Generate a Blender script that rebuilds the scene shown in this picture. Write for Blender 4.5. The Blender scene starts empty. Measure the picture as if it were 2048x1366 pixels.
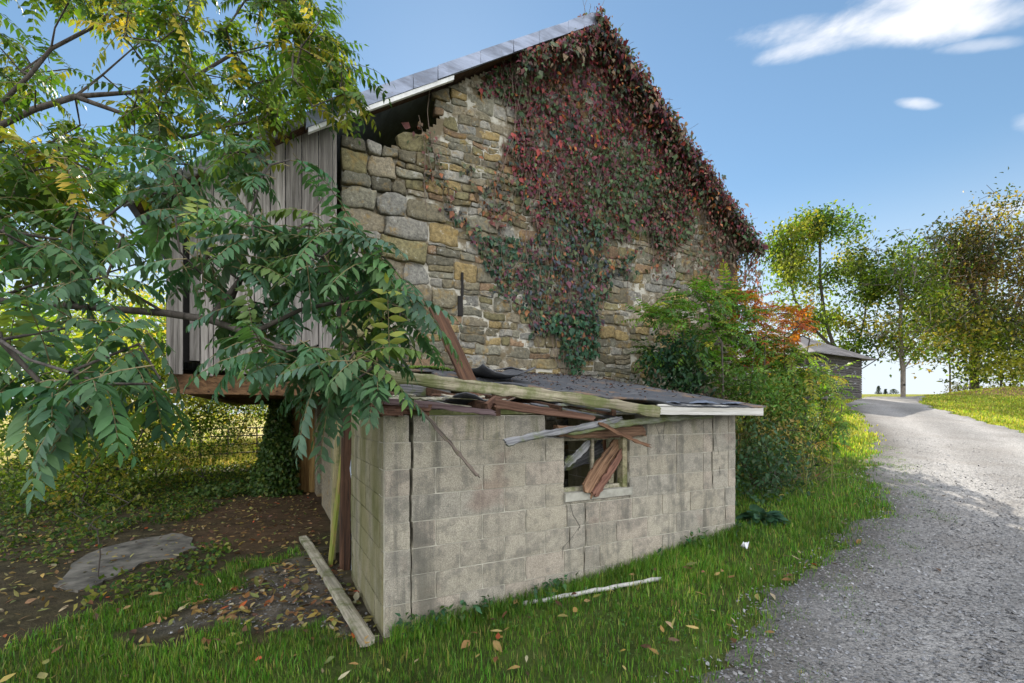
import bpy, math, random
import numpy as np
from mathutils import Vector, Matrix, noise as mnoise
random.seed(7); rng = np.random.default_rng(11)
scn = bpy.context.scene
COL = scn.collection
PI = math.pi
EYE = 1.7; F = 930.0
CA, SA = math.cos(math.radians(27.6)), math.sin(math.radians(27.6))

# ------------------------------------------------------------------ frame helpers
def W(u, m, z): return Vector((CA*u - SA*m, SA*u + CA*m, z))
def P(px, py, m):                       # a point seen in the photo, on the vertical plane at wall distance m
    k = (px-1024)/F; Y = m/(CA - SA*k)
    return Vector((k*Y, Y, EYE-(py-826)/F*Y))
def PY(px, py, Y):
    k = (px-1024)/F
    return Vector((k*Y, Y, EYE-(py-826)/F*Y))
def UZ(px, py, m):
    p = P(px, py, m); return (CA*p.x+SA*p.y, p.z)
def sm(a, b, x):
    t = np.clip((np.asarray(x, float)-a)/(b-a), 0, 1); return t*t*(3-2*t)
def vnoise(x, y, s=1.0, seed=0.0):      # smooth value noise, vectorised
    x = np.asarray(x, float)*s+seed*17.3; y = np.asarray(y, float)*s+seed*9.1
    xi = np.floor(x); yi = np.floor(y); xf = x-xi; yf = y-yi
    def h(a, b):
        v = np.sin(a*127.1+b*311.7+seed*74.7)*43758.5453; return v-np.floor(v)
    u = xf*xf*(3-2*xf); v = yf*yf*(3-2*yf)
    return (h(xi, yi)*(1-u)+h(xi+1, yi)*u)*(1-v)+(h(xi, yi+1)*(1-u)+h(xi+1, yi+1)*u)*v
def fbm(x, y, s=1.0, seed=0.0):
    return (vnoise(x, y, s, seed)*.55+vnoise(x, y, s*2.1, seed+3)*.3+vnoise(x, y, s*4.3, seed+5)*.15)
def G(x, y):                            # the lie of the land
    x = np.asarray(x, float); y = np.asarray(y, float)
    yy = np.clip(y, -30, 20)
    br = .2+np.where(yy > 4, .13*(yy-4), .03*(yy-4))
    br = br+.052*np.clip(y-20, 0, 20)-.03*np.clip(y-40, 0, 400)
    bl = .0+.004*np.clip(y-6, 0, 60)
    w = sm(-2.0, 3.2, x-.12*(y-4))
    mound = .55*np.exp(-((x-24.2)**2/9+(y-22.5)**2/1.8))
    return bl*(1-w)+br*w + .035*(fbm(x, y, .9, 2)-.5) + mound
def ghit(px, py):                       # where a photo pixel meets the ground
    k = (px-1024)/F; s = (py-826)/F
    Y = np.linspace(1.2, 60, 12000); z = EYE-s*Y
    b = np.nonzero(z <= G(k*Y, Y))[0]
    Yh = Y[b[0]] if len(b) else 60.0
    return (k*Yh, Yh)
def gp(px, py): x, y = ghit(px, py); return Vector((x, y, float(G(x, y))))
def inpoly(x, y, poly):
    x = np.asarray(x, float); y = np.asarray(y, float); r = np.zeros(x.shape, bool)
    n = len(poly); j = n-1
    for i in range(n):
        xi, yi = poly[i]; xj, yj = poly[j]
        if yi != yj:
            c = ((yi > y) != (yj > y)) & (x < (xj-xi)*(y-yi)/(yj-yi)+xi)
            r ^= c
        j = i
    return r

# ------------------------------------------------------------------ object helpers
def tag(o, label=None, cat=None, group=None, kind=None):
    if label: o['label'] = label
    if cat: o['category'] = cat
    if group: o['group'] = group
    if kind: o['kind'] = kind
    return o
def empty(name, loc, label, cat, group=None):
    o = bpy.data.objects.new(name, None); COL.objects.link(o); o.location = loc
    o.empty_display_size = .1
    return tag(o, label, cat, group)
def link(name, me, parent=None, mats=()):
    for m in mats: me.materials.append(m)
    o = bpy.data.objects.new(name, me); COL.objects.link(o)
    if parent is not None:
        o.parent = parent
        o.matrix_parent_inverse = Matrix.Translation(parent.location).inverted()   # vertices are in world metres
    return o
def trimesh(name, V, T, C=None, smooth=False, mat_idx=None):
    V = np.asarray(V, np.float32).reshape(-1, 3); T = np.asarray(T, np.int32).reshape(-1, 3)
    me = bpy.data.meshes.new(name)
    me.vertices.add(len(V)); me.vertices.foreach_set('co', V.ravel())
    me.loops.add(len(T)*3); me.loops.foreach_set('vertex_index', T.ravel())
    me.polygons.add(len(T)); me.polygons.foreach_set('loop_start', np.arange(0, len(T)*3, 3, dtype=np.int32))
    me.polygons.foreach_set('loop_total', np.full(len(T), 3, np.int32))
    if smooth: me.polygons.foreach_set('use_smooth', np.ones(len(T), bool))
    if mat_idx is not None: me.polygons.foreach_set('material_index', np.asarray(mat_idx, np.int32))
    me.update(calc_edges=True)
    if C is not None:
        C = np.asarray(C, np.float32).reshape(-1, C.shape[-1])
        if C.shape[1] == 3: C = np.hstack([C, np.ones((len(C), 1), np.float32)])
        a = me.color_attributes.new('Col', 'FLOAT_COLOR', 'POINT'); a.data.foreach_set('color', C.astype(np.float32).ravel())
    me.validate()
    return me
class MB:                               # small collector of polygons for one mesh
    def __init__(s): s.v = []; s.f = []; s.c = []; s.mi = []
    def add(s, vs, fs, col=(1, 1, 1), mi=0):
        b = len(s.v); s.v += [tuple(v) for v in vs]; s.c += [tuple(col)+(1,)]*len(vs)
        s.f += [tuple(i+b for i in f) for f in fs]; s.mi += [mi]*len(fs)
    def hexa(s, p, col=(1, 1, 1), mi=0): # 8 corners: bottom 4 ccw then top 4
        s.add(p, [(3, 2, 1, 0), (4, 5, 6, 7), (0, 1, 5, 4), (1, 2, 6, 5), (2, 3, 7, 6), (3, 0, 4, 7)], col, mi)
    def wbox(s, u0, u1, m0, m1, z0, z1, col=(1, 1, 1), mi=0, j=0.0):
        r = lambda: random.uniform(-j, j)
        s.hexa([W(u0+r(), m0+r(), z0+r()), W(u1+r(), m0+r(), z0+r()), W(u1+r(), m1+r(), z0+r()), W(u0+r(), m1+r(), z0+r()),
                W(u0+r(), m0+r(), z1+r()), W(u1+r(), m0+r(), z1+r()), W(u1+r(), m1+r(), z1+r()), W(u0+r(), m1+r(), z1+r())], col, mi)
    def tube(s, pts, rad, n=6, col=(1, 1, 1), cap=True):
        pts = [Vector(p) for p in pts]; rings = []
        for i, p in enumerate(pts):
            d = (pts[min(i+1, len(pts)-1)]-pts[max(i-1, 0)]).normalized()
            a = d.orthogonal().normalized() if i == 0 else (rings[-1][1]-d*rings[-1][1].dot(d)).normalized()
            rings.append((p, a, d.cross(a)))
        vs = []
        for i, (p, a, b) in enumerate(rings):
            r = rad[i] if hasattr(rad, '__len__') else rad
            for k in range(n):
                t = 2*PI*k/n; vs.append(p+a*math.cos(t)*r+b*math.sin(t)*r)
        fs = [(i*n+k, i*n+(k+1) % n, (i+1)*n+(k+1) % n, (i+1)*n+k) for i in range(len(pts)-1) for k in range(n)]
        if cap: fs += [tuple(range(n))[::-1], tuple(range((len(pts)-1)*n, len(pts)*n))]
        s.add(vs, fs, col)
    def build(s, name, mats, parent=None, smooth=False):
        me = bpy.data.meshes.new(name); me.from_pydata(s.v, [], s.f)
        if smooth: me.polygons.foreach_set('use_smooth', np.ones(len(s.f), bool))
        me.polygons.foreach_set('material_index', np.array(s.mi, np.int32))
        a = me.color_attributes.new('Col', 'FLOAT_COLOR', 'POINT'); a.data.foreach_set('color', np.array(s.c, np.float32).ravel())
        me.update()
        return link(name, me, parent, mats if isinstance(mats, (list, tuple)) else [mats])

# ------------------------------------------------------------------ materials
class NT:
    def __init__(s, tree): s.t = tree; s.n = tree.nodes; s.l = tree.links
    def node(s, typ, ins=None, **kw):
        nd = s.n.new(typ)
        for k, v in kw.items(): setattr(nd, k, v)
        for k, v in (ins or {}).items():
            if hasattr(v, 'is_output') or isinstance(v, bpy.types.NodeSocket): s.l.new(v, nd.inputs[k])
            else: nd.inputs[k].default_value = v
        return nd
    def math(s, op, a, b=0.0, c=None, clamp=False):
        nd = s.node('ShaderNodeMath', {0: a, 1: b} if c is None else {0: a, 1: b, 2: c}, operation=op); nd.use_clamp = clamp
        return nd.outputs[0]
    def noise(s, vec, scale, detail=4, rough=.55, dist=0.0):
        return s.node('ShaderNodeTexNoise', {'Vector': vec, 'Scale': scale, 'Detail': detail, 'Roughness': rough, 'Distortion': dist}).outputs[0]
    def map(s, vec, scale=(1, 1, 1), rot=(0, 0, 0)):
        return s.node('ShaderNodeMapping', {'Vector': vec, 'Scale': scale, 'Rotation': rot}).outputs[0]
    def ramp(s, fac, a, b, lo=0.0, hi=1.0):
        return s.node('ShaderNodeMapRange', {'Value': fac, 'From Min': a, 'From Max': b, 'To Min': lo, 'To Max': hi}, interpolation_type='SMOOTHSTEP').outputs[0]
    def mix(s, fac, a, b, mode='MIX'):
        nd = s.n.new('ShaderNodeMix'); nd.data_type = 'RGBA'; nd.blend_type = mode
        for i, v in ((0, fac), (6, a), (7, b)):
            if isinstance(v, bpy.types.NodeSocket): s.l.new(v, nd.inputs[i])
            else: nd.inputs[i].default_value = v if i == 0 else (tuple(v)+(1,) if len(v) == 3 else v)
        return nd.outputs[2]
    def bump(s, h, strength, dist):
        return s.node('ShaderNodeBump', {'Height': h, 'Strength': strength, 'Distance': dist}).outputs[0]
def newmat(name):
    m = bpy.data.materials.new(name); m.use_nodes = True; m.node_tree.nodes.clear()
    t = NT(m.node_tree); out = t.node('ShaderNodeOutputMaterial')
    return m, t, out
def finish(t, out, col, rough=.85, normal=None, spec=.3, metal=0.0):
    ins = {'Base Color': col if isinstance(col, bpy.types.NodeSocket) else tuple(col)+(1,), 'Roughness': rough, 'Specular IOR Level': spec, 'Metallic': metal}
    if normal is not None: ins['Normal'] = normal
    b = t.node('ShaderNodeBsdfPrincipled', ins); t.l.new(b.outputs[0], out.inputs[0]); return b
def ocoord(t): return t.node('ShaderNodeTexCoord').outputs['Object']
def attr(t): return t.node('ShaderNodeAttribute', attribute_name='Col').outputs['Color']

def m_wood(name, dark, light, moss=0.0, axis=0, mosscol=(.10, .12, .03), tint=True, scale=1.0, rough=.85):
    m, t, out = newmat(name); o = ocoord(t)
    sc = [34*scale]*3; sc[axis] = 1.6*scale
    g = t.noise(t.map(o, tuple(sc)), 1.0, 6, .65, .6)
    sc2 = [9*scale]*3; sc2[axis] = .8*scale
    g2 = t.noise(t.map(o, tuple(sc2)), 1.0, 4, .6, .3)
    sc3 = [70*scale]*3; sc3[axis] = 1.2*scale
    crack = t.ramp(t.noise(t.map(o, tuple(sc3)), 1.0, 2, .5), .62, .72)
    c = t.mix(t.ramp(g, .3, .7), dark, light)
    c = t.mix(t.math('MULTIPLY', t.ramp(g2, .45, .75), .55), c, tuple(x*.45 for x in dark))
    c = t.mix(t.math('MULTIPLY', crack, .75), c, (.012, .01, .008))
    if tint: c = t.mix(1.0, c, attr(t), 'MULTIPLY')
    if moss: c = t.mix(t.math('MULTIPLY', t.ramp(t.noise(o, 5.0, 6, .7), .52-.25*moss, .72-.2*moss), .8), c, mosscol)
    h = t.math('SUBTRACT', g, t.math('MULTIPLY', crack, .8))
    finish(t, out, c, rough, t.bump(h, .7, .012)); return m
def m_leaf(name, trans=.4, rough=.45, spec=.35, yellow=(1.25, 1.15, .45)):
    m, t, out = newmat(name); a = attr(t)
    n = t.noise(ocoord(t), 9.0, 3)
    c = t.mix(1.0, a, t.mix(t.ramp(n, .3, .7), (.75, .78, .75), (1.2, 1.15, 1.1)), 'MULTIPLY')
    b = t.node('ShaderNodeBsdfPrincipled', {'Base Color': c, 'Roughness': rough, 'Specular IOR Level': spec})
    tc = t.mix(1.0, c, yellow, 'MULTIPLY')
    tr = t.node('ShaderNodeBsdfTranslucent', {'Color': tc})
    mx = t.node('ShaderNodeMixShader', {0: trans, 1: b.outputs[0], 2: tr.outputs[0]})
    t.l.new(mx.outputs[0], out.inputs[0]); return m
def m_bark(name, a=(.09, .075, .06), b=(.22, .19, .16)):
    m, t, out = newmat(name); o = ocoord(t)
    n = t.noise(t.map(o, (14, 14, 4)), 1.0, 6, .7, .8)
    finish(t, out, t.mix(t.ramp(n, .3, .7), a, b), .9, t.bump(n, .8, .02)); return m
def m_plain(name, col, rough=.7, n_amt=.25, n_scale=6.0, spec=.3, metal=0.0):
    m, t, out = newmat(name); o = ocoord(t); n = t.noise(o, n_scale, 6, .65)
    c = t.mix(t.ramp(n, .25, .75), tuple(x*(1-n_amt) for x in col), tuple(min(1, x*(1+n_amt)) for x in col))
    finish(t, out, c, rough, t.bump(n, .25, .01), spec, metal); return m
def m_stone():
    m, t, out = newmat('rubble_stone'); o = ocoord(t)
    c = attr(t)
    n1 = t.noise(o, 4.5, 7, .68, .4); n2 = t.noise(o, 22, 6, .72); n3 = t.noise(o, 70, 3, .7)
    c = t.mix(1.0, c, t.mix(t.ramp(n2, .25, .75), (.5, .5, .52), (1.4, 1.38, 1.32)), 'MULTIPLY')
    c = t.mix(t.math('MULTIPLY', t.ramp(n1, .53, .68), .62), c, (.30, .19, .055))       # ochre lichen
    n4 = t.noise(o, 7.0, 6, .72)
    c = t.mix(t.math('MULTIPLY', t.ramp(n4, .56, .70), .6), c, (.06, .06, .05))           # dark weathering
    n5 = t.noise(o, 11.0, 5, .7)
    c = t.mix(t.math('MULTIPLY', t.ramp(n5, .60, .70), .6), c, (.42, .42, .39))           # pale lichen
    h = t.math('ADD', t.math('MULTIPLY', n2, .7), t.math('MULTIPLY', n3, .3))
    finish(t, out, c, .92, t.bump(h, .8, .03), .2); return m
def m_mortar():
    m, t, out = newmat('lime_mortar'); o = ocoord(t)
    n = t.noise(o, 3.2, 5, .65); n2 = t.noise(o, 60, 3, .6)
    c = t.mix(t.ramp(n, .42, .6), (.17, .135, .085), (.50, .47, .395))
    c = t.mix(1.0, c, attr(t), 'MULTIPLY')
    finish(t, out, c, .95, t.bump(n2, .6, .01), .15); return m
def m_block(name, algae):
    m, t, out = newmat(name); o = ocoord(t); c = attr(t)
    sp = t.noise(o, 130, 3, .75); big = t.noise(o, 2.6, 6, .62)
    st = t.noise(t.map(o, (5.5, 5.5, .55)), 1.0, 5, .65, .3)
    mid = t.noise(o, 9.0, 5, .65)
    c = t.mix(t.math('MULTIPLY', t.ramp(t.noise(o, 210, 2, .6), .60, .68), .65), c, (.06, .058, .05))
    c = t.mix(1.0, c, t.mix(t.ramp(sp, .3, .72), (.62, .62, .62), (1.25, 1.25, 1.25)), 'MULTIPLY')
    c = t.mix(t.math('MULTIPLY', t.ramp(mid, .44, .66), .62), c, (.165, .155, .13))
    c = t.mix(t.math('MULTIPLY', t.ramp(st, .48, .68), .72), c, (.12, .115, .095))
    red = t.math('MULTIPLY', t.ramp(t.noise(o, 1.9, 3, .5), .62, .74), .3)
    c = t.mix(red, c, (.24, .12, .09))
    if algae > 0:
        g = t.noise(t.map(o, (3, 3, 1.0)), 1.0, 5, .6)
        c = t.mix(t.math('MULTIPLY', t.ramp(g, .15, .65), algae), c, (.20, .185, .075))
        g2 = t.noise(t.map(o, (2.0, 2.0, .7)), 1.3, 5, .6)
        c = t.mix(t.math('MULTIPLY', t.ramp(g2, .52, .7), algae*.8), c, (.10, .11, .03))
    else:
        z = t.node('ShaderNodeSeparateXYZ', {0: o}).outputs[2]
        top = t.math('MULTIPLY', t.ramp(z, 1.25, 1.72), t.ramp(t.noise(t.map(o, (7, 7, 1.2)), 1.0, 5, .6), .48, .66))
        c = t.mix(t.math('MULTIPLY', top, .6), c, (.12, .125, .04))
        low = t.math('MULTIPLY', t.ramp(z, .75, .1), t.ramp(t.noise(o, 2.2, 5, .6), .45, .65))
        c = t.mix(t.math('MULTIPLY', low, .45), c, (.16, .14, .10))
    finish(t, out, c, .95, t.bump(t.math('ADD', sp, mid), 1.0, .010), .15); return m
def m_metalroof(name, col):
    m, t, out = newmat(name); o = ocoord(t)
    n = t.noise(t.map(o, (1, 1, 5)), 1.3, 6, .7, .5); n2 = t.noise(o, 30, 4)
    c = t.mix(t.ramp(n, .3, .7), tuple(x*.55 for x in col), tuple(x*1.25 for x in col))
    c = t.mix(t.math('MULTIPLY', t.ramp(n2, .6, .75), .4), c, (.12, .08, .06))
    finish(t, out, c, .5, t.bump(n, .3, .02), .4, .25); return m
def m_tar():
    m, t, out = newmat('roofing_felt'); o = ocoord(t)
    n = t.noise(o, 1.6, 7, .7, .6); n2 = t.noise(o, 90, 3, .7)
    c = t.mix(t.ramp(n, .52, .62), (.075, .078, .085), (.20, .13, .08))
    c = t.mix(t.math('MULTIPLY', t.ramp(t.noise(o, 7, 5), .5, .7), .6), c, (.16, .155, .15))
    finish(t, out, c, .85, t.bump(t.math('ADD', n2, n), .5, .01), .3); return m
def m_ground():
    m, t, out = newmat('ground'); o = ocoord(t); a = attr(t)
    n = t.noise(o, 5, 7, .7); n2 = t.noise(o, 40, 4, .7); n3 = t.noise(o, .8, 4, .6)
    c = t.mix(1.0, a, t.mix(t.ramp(n, .3, .7), (.6, .6, .6), (1.35, 1.3, 1.2)), 'MULTIPLY')
    c = t.mix(1.0, c, t.mix(t.ramp(n3, .3, .7), (.85, .9, .8), (1.15, 1.1, 1.1)), 'MULTIPLY')
    c = t.mix(t.math('MULTIPLY', t.ramp(n2, .6, .75), .5), c, (.03, .025, .018))
    finish(t, out, c, .95, t.bump(t.math('ADD', n, n2), .8, .03), .1); return m
def m_gravel():
    m, t, out = newmat('gravel_surface'); o = ocoord(t)
    w = t.node('ShaderNodeTexCoord').outputs['Object']
    v = t.node('ShaderNodeTexVoronoi', {'Vector': t.node('ShaderNodeVectorMath', {0: o, 1: t.node('ShaderNodeTexNoise', {'Vector': w, 'Scale': 9.0}).outputs[1]}, operation='MULTIPLY_ADD').outputs[0] if False else o, 'Scale': 38.0, 'Randomness': 1.0})
    v2 = t.node('ShaderNodeTexVoronoi', {'Vector': o, 'Scale': 85.0})
    hsv = t.node('ShaderNodeSeparateColor', {0: v.outputs['Color']}).outputs[0]
    hs2 = t.node('ShaderNodeSeparateColor', {0: v2.outputs['Color']}).outputs[0]
    c = t.mix(hsv, (.14, .137, .134), (.36, .352, .34))
    c = t.mix(.45, c, t.mix(hs2, (.13, .127, .122), (.35, .342, .33)))
    n = t.noise(o, 1.1, 6, .65); n2 = t.noise(t.map(o, (1, 1, 1)), .35, 3)
    c = t.mix(t.math('MULTIPLY', t.ramp(n, .45, .7), .5), c, (.16, .145, .13))
    c = t.mix(t.math('MULTIPLY', t.ramp(n2, .4, .65), .25), c, (.30, .28, .255))
    c = t.mix(1.0, c, attr(t), 'MULTIPLY')
    h = t.math('ADD', v.outputs[0], t.math('MULTIPLY', v2.outputs[0], .6))
    finish(t, out, c, .9, t.bump(h, .75, -.016), .2); return m
def m_stones_small():
    m, t, out = newmat('gravel_stone'); a = attr(t)
    finish(t, out, a, .85, None, .25); return m

MW_GREY = m_wood('weathered_boards', (.17, .155, .14), (.46, .43, .40), axis=2, scale=.8)
MW_MOSS = m_wood('mossy_timber', (.17, .14, .09), (.44, .39, .27), moss=.55)
MW_BROWN = m_wood('brown_timber', (.035, .018, .01), (.125, .062, .033))
MW_RUST = m_wood('reddish_timber', (.085, .042, .028), (.22, .12, .08))
MW_ORANGE = m_wood('splintered_wood', (.10, .05, .026), (.37, .22, .125))
MW_DGREY = m_wood('grey_timber', (.07, .07, .072), (.28, .275, .27), moss=.15)
MW_PALE = m_wood('pale_timber', (.24, .21, .15), (.50, .46, .36), moss=.3)
MW_GOLD = m_wood('ochre_boards', (.16, .085, .025), (.50, .33, .12), axis=2, scale=.6)
MW_OLIVE = m_wood('olive_boards', (.15, .13, .05), (.42, .36, .18), axis=2, moss=.5, mosscol=(.17, .19, .04), scale=.6)  # olive yellow with scattered greener patches
MW_BARNBEAM = m_wood('barn_beam', (.08, .042, .02), (.23, .135, .065), axis=0, scale=.6)
M_LEAF = m_leaf('leaf', .42, .55, .25)
M_LEAFSUN = m_leaf('sunlit_leaf', .52, .5, .3, (1.2, 1.3, .42))
M_LEAFIVY = m_leaf('creeper_leaf', .22, .5, .25, (1.2, 1.0, .6))
M_LEAFNEAR = m_leaf('shaded_leaf', .38, .5, .28, (1.1, 1.15, .5))
M_GRASS = m_leaf('grass_blade', .4, .5, .3, (1.15, 1.15, .5))
M_DRYLEAF = m_leaf('dry_leaf', .15, .6, .2, (1.1, 1, .7))
M_BARK = m_bark('bark'); M_BARKD = m_bark('dark_bark', (.035, .028, .022), (.10, .085, .07))
M_VINE = m_bark('vine_stem', (.09, .06, .045), (.22, .17, .13))
M_STONE = m_stone(); M_MORTAR = m_mortar()
M_BLOCK = m_block('concrete_block', 0); M_BLOCKALG = m_block('algae_block', .8)
M_BMORT = m_plain('block_mortar', (.44, .41, .33), .95, .35, 9)
M_ROOFMET = m_metalroof('roof_metal', (.23, .26, .33)); M_TRIM = m_plain('white_trim', (.72, .71, .68), .6, .2, 5)
M_TAR = m_tar(); M_GROUND = m_ground(); M_GRAVEL = m_gravel(); M_PEB = m_stones_small()
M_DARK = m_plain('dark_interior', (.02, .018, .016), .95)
M_SLAB = m_plain('old_concrete', (.115, .105, .085), .95, .75, 3.5)
M_PLASTIC = m_plain('plastic_sheet', (.42, .47, .55), .3, .45, 14, .5)
M_IRON = m_plain('rusty_iron', (.055, .045, .04), .7, .4, 12, .4, .3)
M_PVC = m_plain('white_pipe', (.40, .39, .35), .6, .35, 9)
M_SILL = m_plain('concrete_sill', (.33, .315, .26), .95, .25, 8)

# ------------------------------------------------------------------ leaves
def pal(n, cols, wts=None, jit=.18):
    cols = np.array(cols, float); w = None if wts is None else np.array(wts, float)/sum(wts)
    c = cols[rng.choice(len(cols), n, p=w)]
    return np.clip(c*rng.uniform(1-jit, 1+jit, (n, 1))*rng.uniform(1-jit*.5, 1+jit*.5, (n, 3)), .004, .9)
def nrm(v): return v/np.maximum(np.linalg.norm(v, axis=1, keepdims=True), 1e-9)
SH_HI = [(.13, .27, .0), (.38, .5, -.02), (.68, .34, -.08)]
SH_MD = [(.35, .5, -.02)]
def leaves(Pn, D, N, L, Wd, C, rows=None, droop=.12, fold=.18):
    """leaf blades: P base, D axis, N upper side, L length, Wd width; returns verts, tris, colours"""
    Pn = np.asarray(Pn, float); D = nrm(np.asarray(D, float)); N = np.asarray(N, float)
    S = nrm(np.cross(D, N)); N = np.cross(S, D); n = len(Pn)
    L = np.broadcast_to(np.asarray(L, float), (n,))[:, None]; Wd = np.broadcast_to(np.asarray(Wd, float), (n,))[:, None]
    rows = rows if rows is not None else []
    vs = [Pn]
    if not rows:
        mid = Pn+D*L*.42
        vs += [mid+S*Wd*.5+N*Wd*fold, mid-S*Wd*.5+N*Wd*fold, Pn+D*L-N*L*droop]
        T = np.array([(0, 1, 3), (0, 3, 2)])
    else:
        T = []; k = 1
        for (t, w, b) in rows:
            c = Pn+D*L*t-N*L*droop*t*t
            vs += [c+S*Wd*w+N*Wd*fold*w, c, c-S*Wd*w+N*Wd*fold*w]
        vs.append(Pn+D*L-N*L*droop)
        T += [(0, 1, 2), (0, 2, 3)]
        for i in range(len(rows)-1):
            a = 1+3*i; b = a+3
            T += [(a, b, b+1), (a, b+1, a+1), (a+1, b+1, b+2), (a+1, b+2, a+2)]
        a = 1+3*(len(rows)-1); e = a+3
        T += [(a, e, a+1), (a+1, e, a+2)]
        T = np.array(T)
    nv = len(vs); V = np.stack(vs, 1).reshape(-1, 3)
    TT = (T[None]+(np.arange(n)*nv)[:, None, None]).reshape(-1, 3)
    return V, TT, np.repeat(C, nv, axis=0)
def join(parts):
    V = []; T = []; C = []; b = 0
    for v, t, c in parts:
        V.append(v); T.append(t+b); C.append(c); b += len(v)
    return np.vstack(V), np.vstack(T), np.vstack(C)
def rand_dirs(n): return nrm(rng.normal(size=(n, 3)))
def foliage(name, parts, mat, parent=None, smooth=True):
    V, T, C = join(parts)
    return link(name, trimesh(name, V, T, C, smooth), parent, [mat])
def fronds(bases, dirs, lens, npairs, lfl, lfw, cols, rows, sag=.5, hang=.5):
    """pinnate leaves: returns leaflet parts and rachis tubes"""
    PB = []; DD = []; NN = []; LL = []; CC = []; tubes = []
    for i in range(len(bases)):
        b = np.array(bases[i], float); d = np.array(dirs[i], float); d /= np.linalg.norm(d); l = lens[i]
        pts = [b]; steps = 7; cd = d.copy(); s_ = sag*random.uniform(.6, 1.4)
        for k in range(steps):
            cd = cd+np.array([0, 0, -s_*1.5/steps])*(1.0); cd /= np.linalg.norm(cd)
            pts.append(pts[-1]+cd*l/steps)
        pts = np.array(pts); tubes.append(pts)
        npr = max(3, int(npairs*random.uniform(.8, 1.15)))
        base = cols[i]
        for k in range(npr+1):
            t = .16+.84*k/npr; f = t*steps; a = min(int(f), steps-1); p = pts[a]+(pts[a+1]-pts[a])*(f-a)
            ax = pts[a+1]-pts[a]; ax = ax/np.linalg.norm(ax)
            side = np.cross(ax, [0, 0, 1.0]); ns = np.linalg.norm(side)
            side = side/ns if ns > .05 else np.array([1.0, 0, 0])
            up = np.cross(side, ax)
            sc = (.75+.5*math.sin(PI*min(1, t*.9+.08)))*.85
            for sg in ((1, -1) if k < npr else (0,)):
                if random.random() < .04: continue
                dr = side*sg+ax*(.38+.3*t if sg else 1.2)+np.array([0, 0, -hang*random.uniform(.3, 1.3)])+rng.normal(size=3)*.12
                PB.append(p); DD.append(dr); NN.append(up+rng.normal(size=3)*.22+side*sg*hang*.5); LL.append(lfl*sc*random.uniform(.85, 1.15)); CC.append(base*random.uniform(.8, 1.2))
    LL = np.array(LL)
    return leaves(np.array(PB), np.array(DD), np.array(NN), LL, LL*lfw, np.array(CC), rows, .16, .22), tubes

# ------------------------------------------------------------------ branching
def grow(trunk, targets, step, wander=.25, r_tip=.006, r_max=.3, expo=2.4, reach=1.0):
    """trunk: list of node chains [(points, parent_chain_node)]; returns nodes, parents, radii"""
    pos = [np.array(p, float) for p in trunk[0]]; par = [-1]+list(range(len(pos)-1))
    for chain in trunk[1:]:
        p0 = np.array(chain[0], float); A = np.array(pos); j = int(np.argmin(((A-p0)**2).sum(1)))
        for q in chain[1:]:
            pos.append(np.array(q, float)); par.append(j); j = len(pos)-1
    root = pos[0]; A0 = np.array(pos)
    order = sorted(range(len(targets)), key=lambda i: float(((A0-targets[i])**2).sum(1).min()))
    tips = []
    for i in order:
        t = np.array(targets[i], float); A = np.array(pos)
        d = np.linalg.norm(A-t, axis=1)+.25*np.linalg.norm(A-root, axis=1)*reach
        d += np.where(np.arange(len(A)) < 1, 1.0, 0)
        j = int(np.argmin(d)); p = A[j]; pd = (p-A[par[j]]) if par[j] >= 0 else np.array([0, 0, 1.0])
        dist = np.linalg.norm(t-p); n = max(1, int(dist/step)); pd = pd/max(1e-6, np.linalg.norm(pd))
        c = p+pd*dist*.35+rng.normal(size=3)*wander*dist*.25
        for k in range(1, n+1):
            s = k/n; q = p*(1-s)**2+c*2*s*(1-s)+t*s*s
            if k < n: q = q+rng.normal(size=3)*wander*step*.25
            pos.append(q); par.append(j); j = len(pos)-1
        tips.append(j)
    n = len(pos); acc = np.zeros(n); rad = np.zeros(n)
    for i in range(n-1, -1, -1):
        rad[i] = max(r_tip, acc[i]**(1/expo)); rad[i] = min(rad[i], r_max)
        if par[i] >= 0: acc[par[i]] += rad[i]**expo
    return np.array(pos), par, rad, tips
def branch_mesh(name, pos, par, rad, sides=5):
    n = len(pos); idx = [i for i in range(n) if par[i] >= 0]
    a = pos[[par[i] for i in idx]]; b = pos[idx]; rb = rad[idx]; ra = np.minimum(rad[[par[i] for i in idx]], rb*1.35)
    d = nrm(b-a); ref = np.where(np.abs(d[:, 2:3]) > .9, np.array([[1.0, 0, 0]]), np.array([[0, 0, 1.0]]))
    x = nrm(np.cross(d, ref)); y = np.cross(d, x)
    th = np.arange(sides)*2*PI/sides
    ring = np.cos(th)[None, :, None]*x[:, None]+np.sin(th)[None, :, None]*y[:, None]
    ext = d*rb[:, None]*.4
    V = np.concatenate([(a-ext)[:, None]+ring*ra[:, None, None], (b+ext)[:, None]+ring*rb[:, None, None]], 1)
    T = []
    for k in range(sides):
        k2 = (k+1) % sides; T += [(k, k2, sides+k2), (k, sides+k2, sides+k)]
    T = np.array(T)[None]+(np.arange(len(idx))*2*sides)[:, None, None]
    return trimesh(name, V.reshape(-1, 3), T.reshape(-1, 3), None, True)
def blob_targets(n, c, r, hollow=.0, seed=0, lump=.35):
    """cluster centres spread through an uneven crown"""
    c = np.array(c, float); r = np.array(r, float); out = []
    while len(out) < n:
        p = rng.uniform(-1, 1, 3); q = np.linalg.norm(p)
        lim = 1-lump+lump*2*float(vnoise(math.atan2(p[1], p[0])*1.4+3, p[2]*2.2, 1.3, seed))
        if q < lim and q > hollow*lim: out.append(c+p*r)
    return np.array(out)
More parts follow.
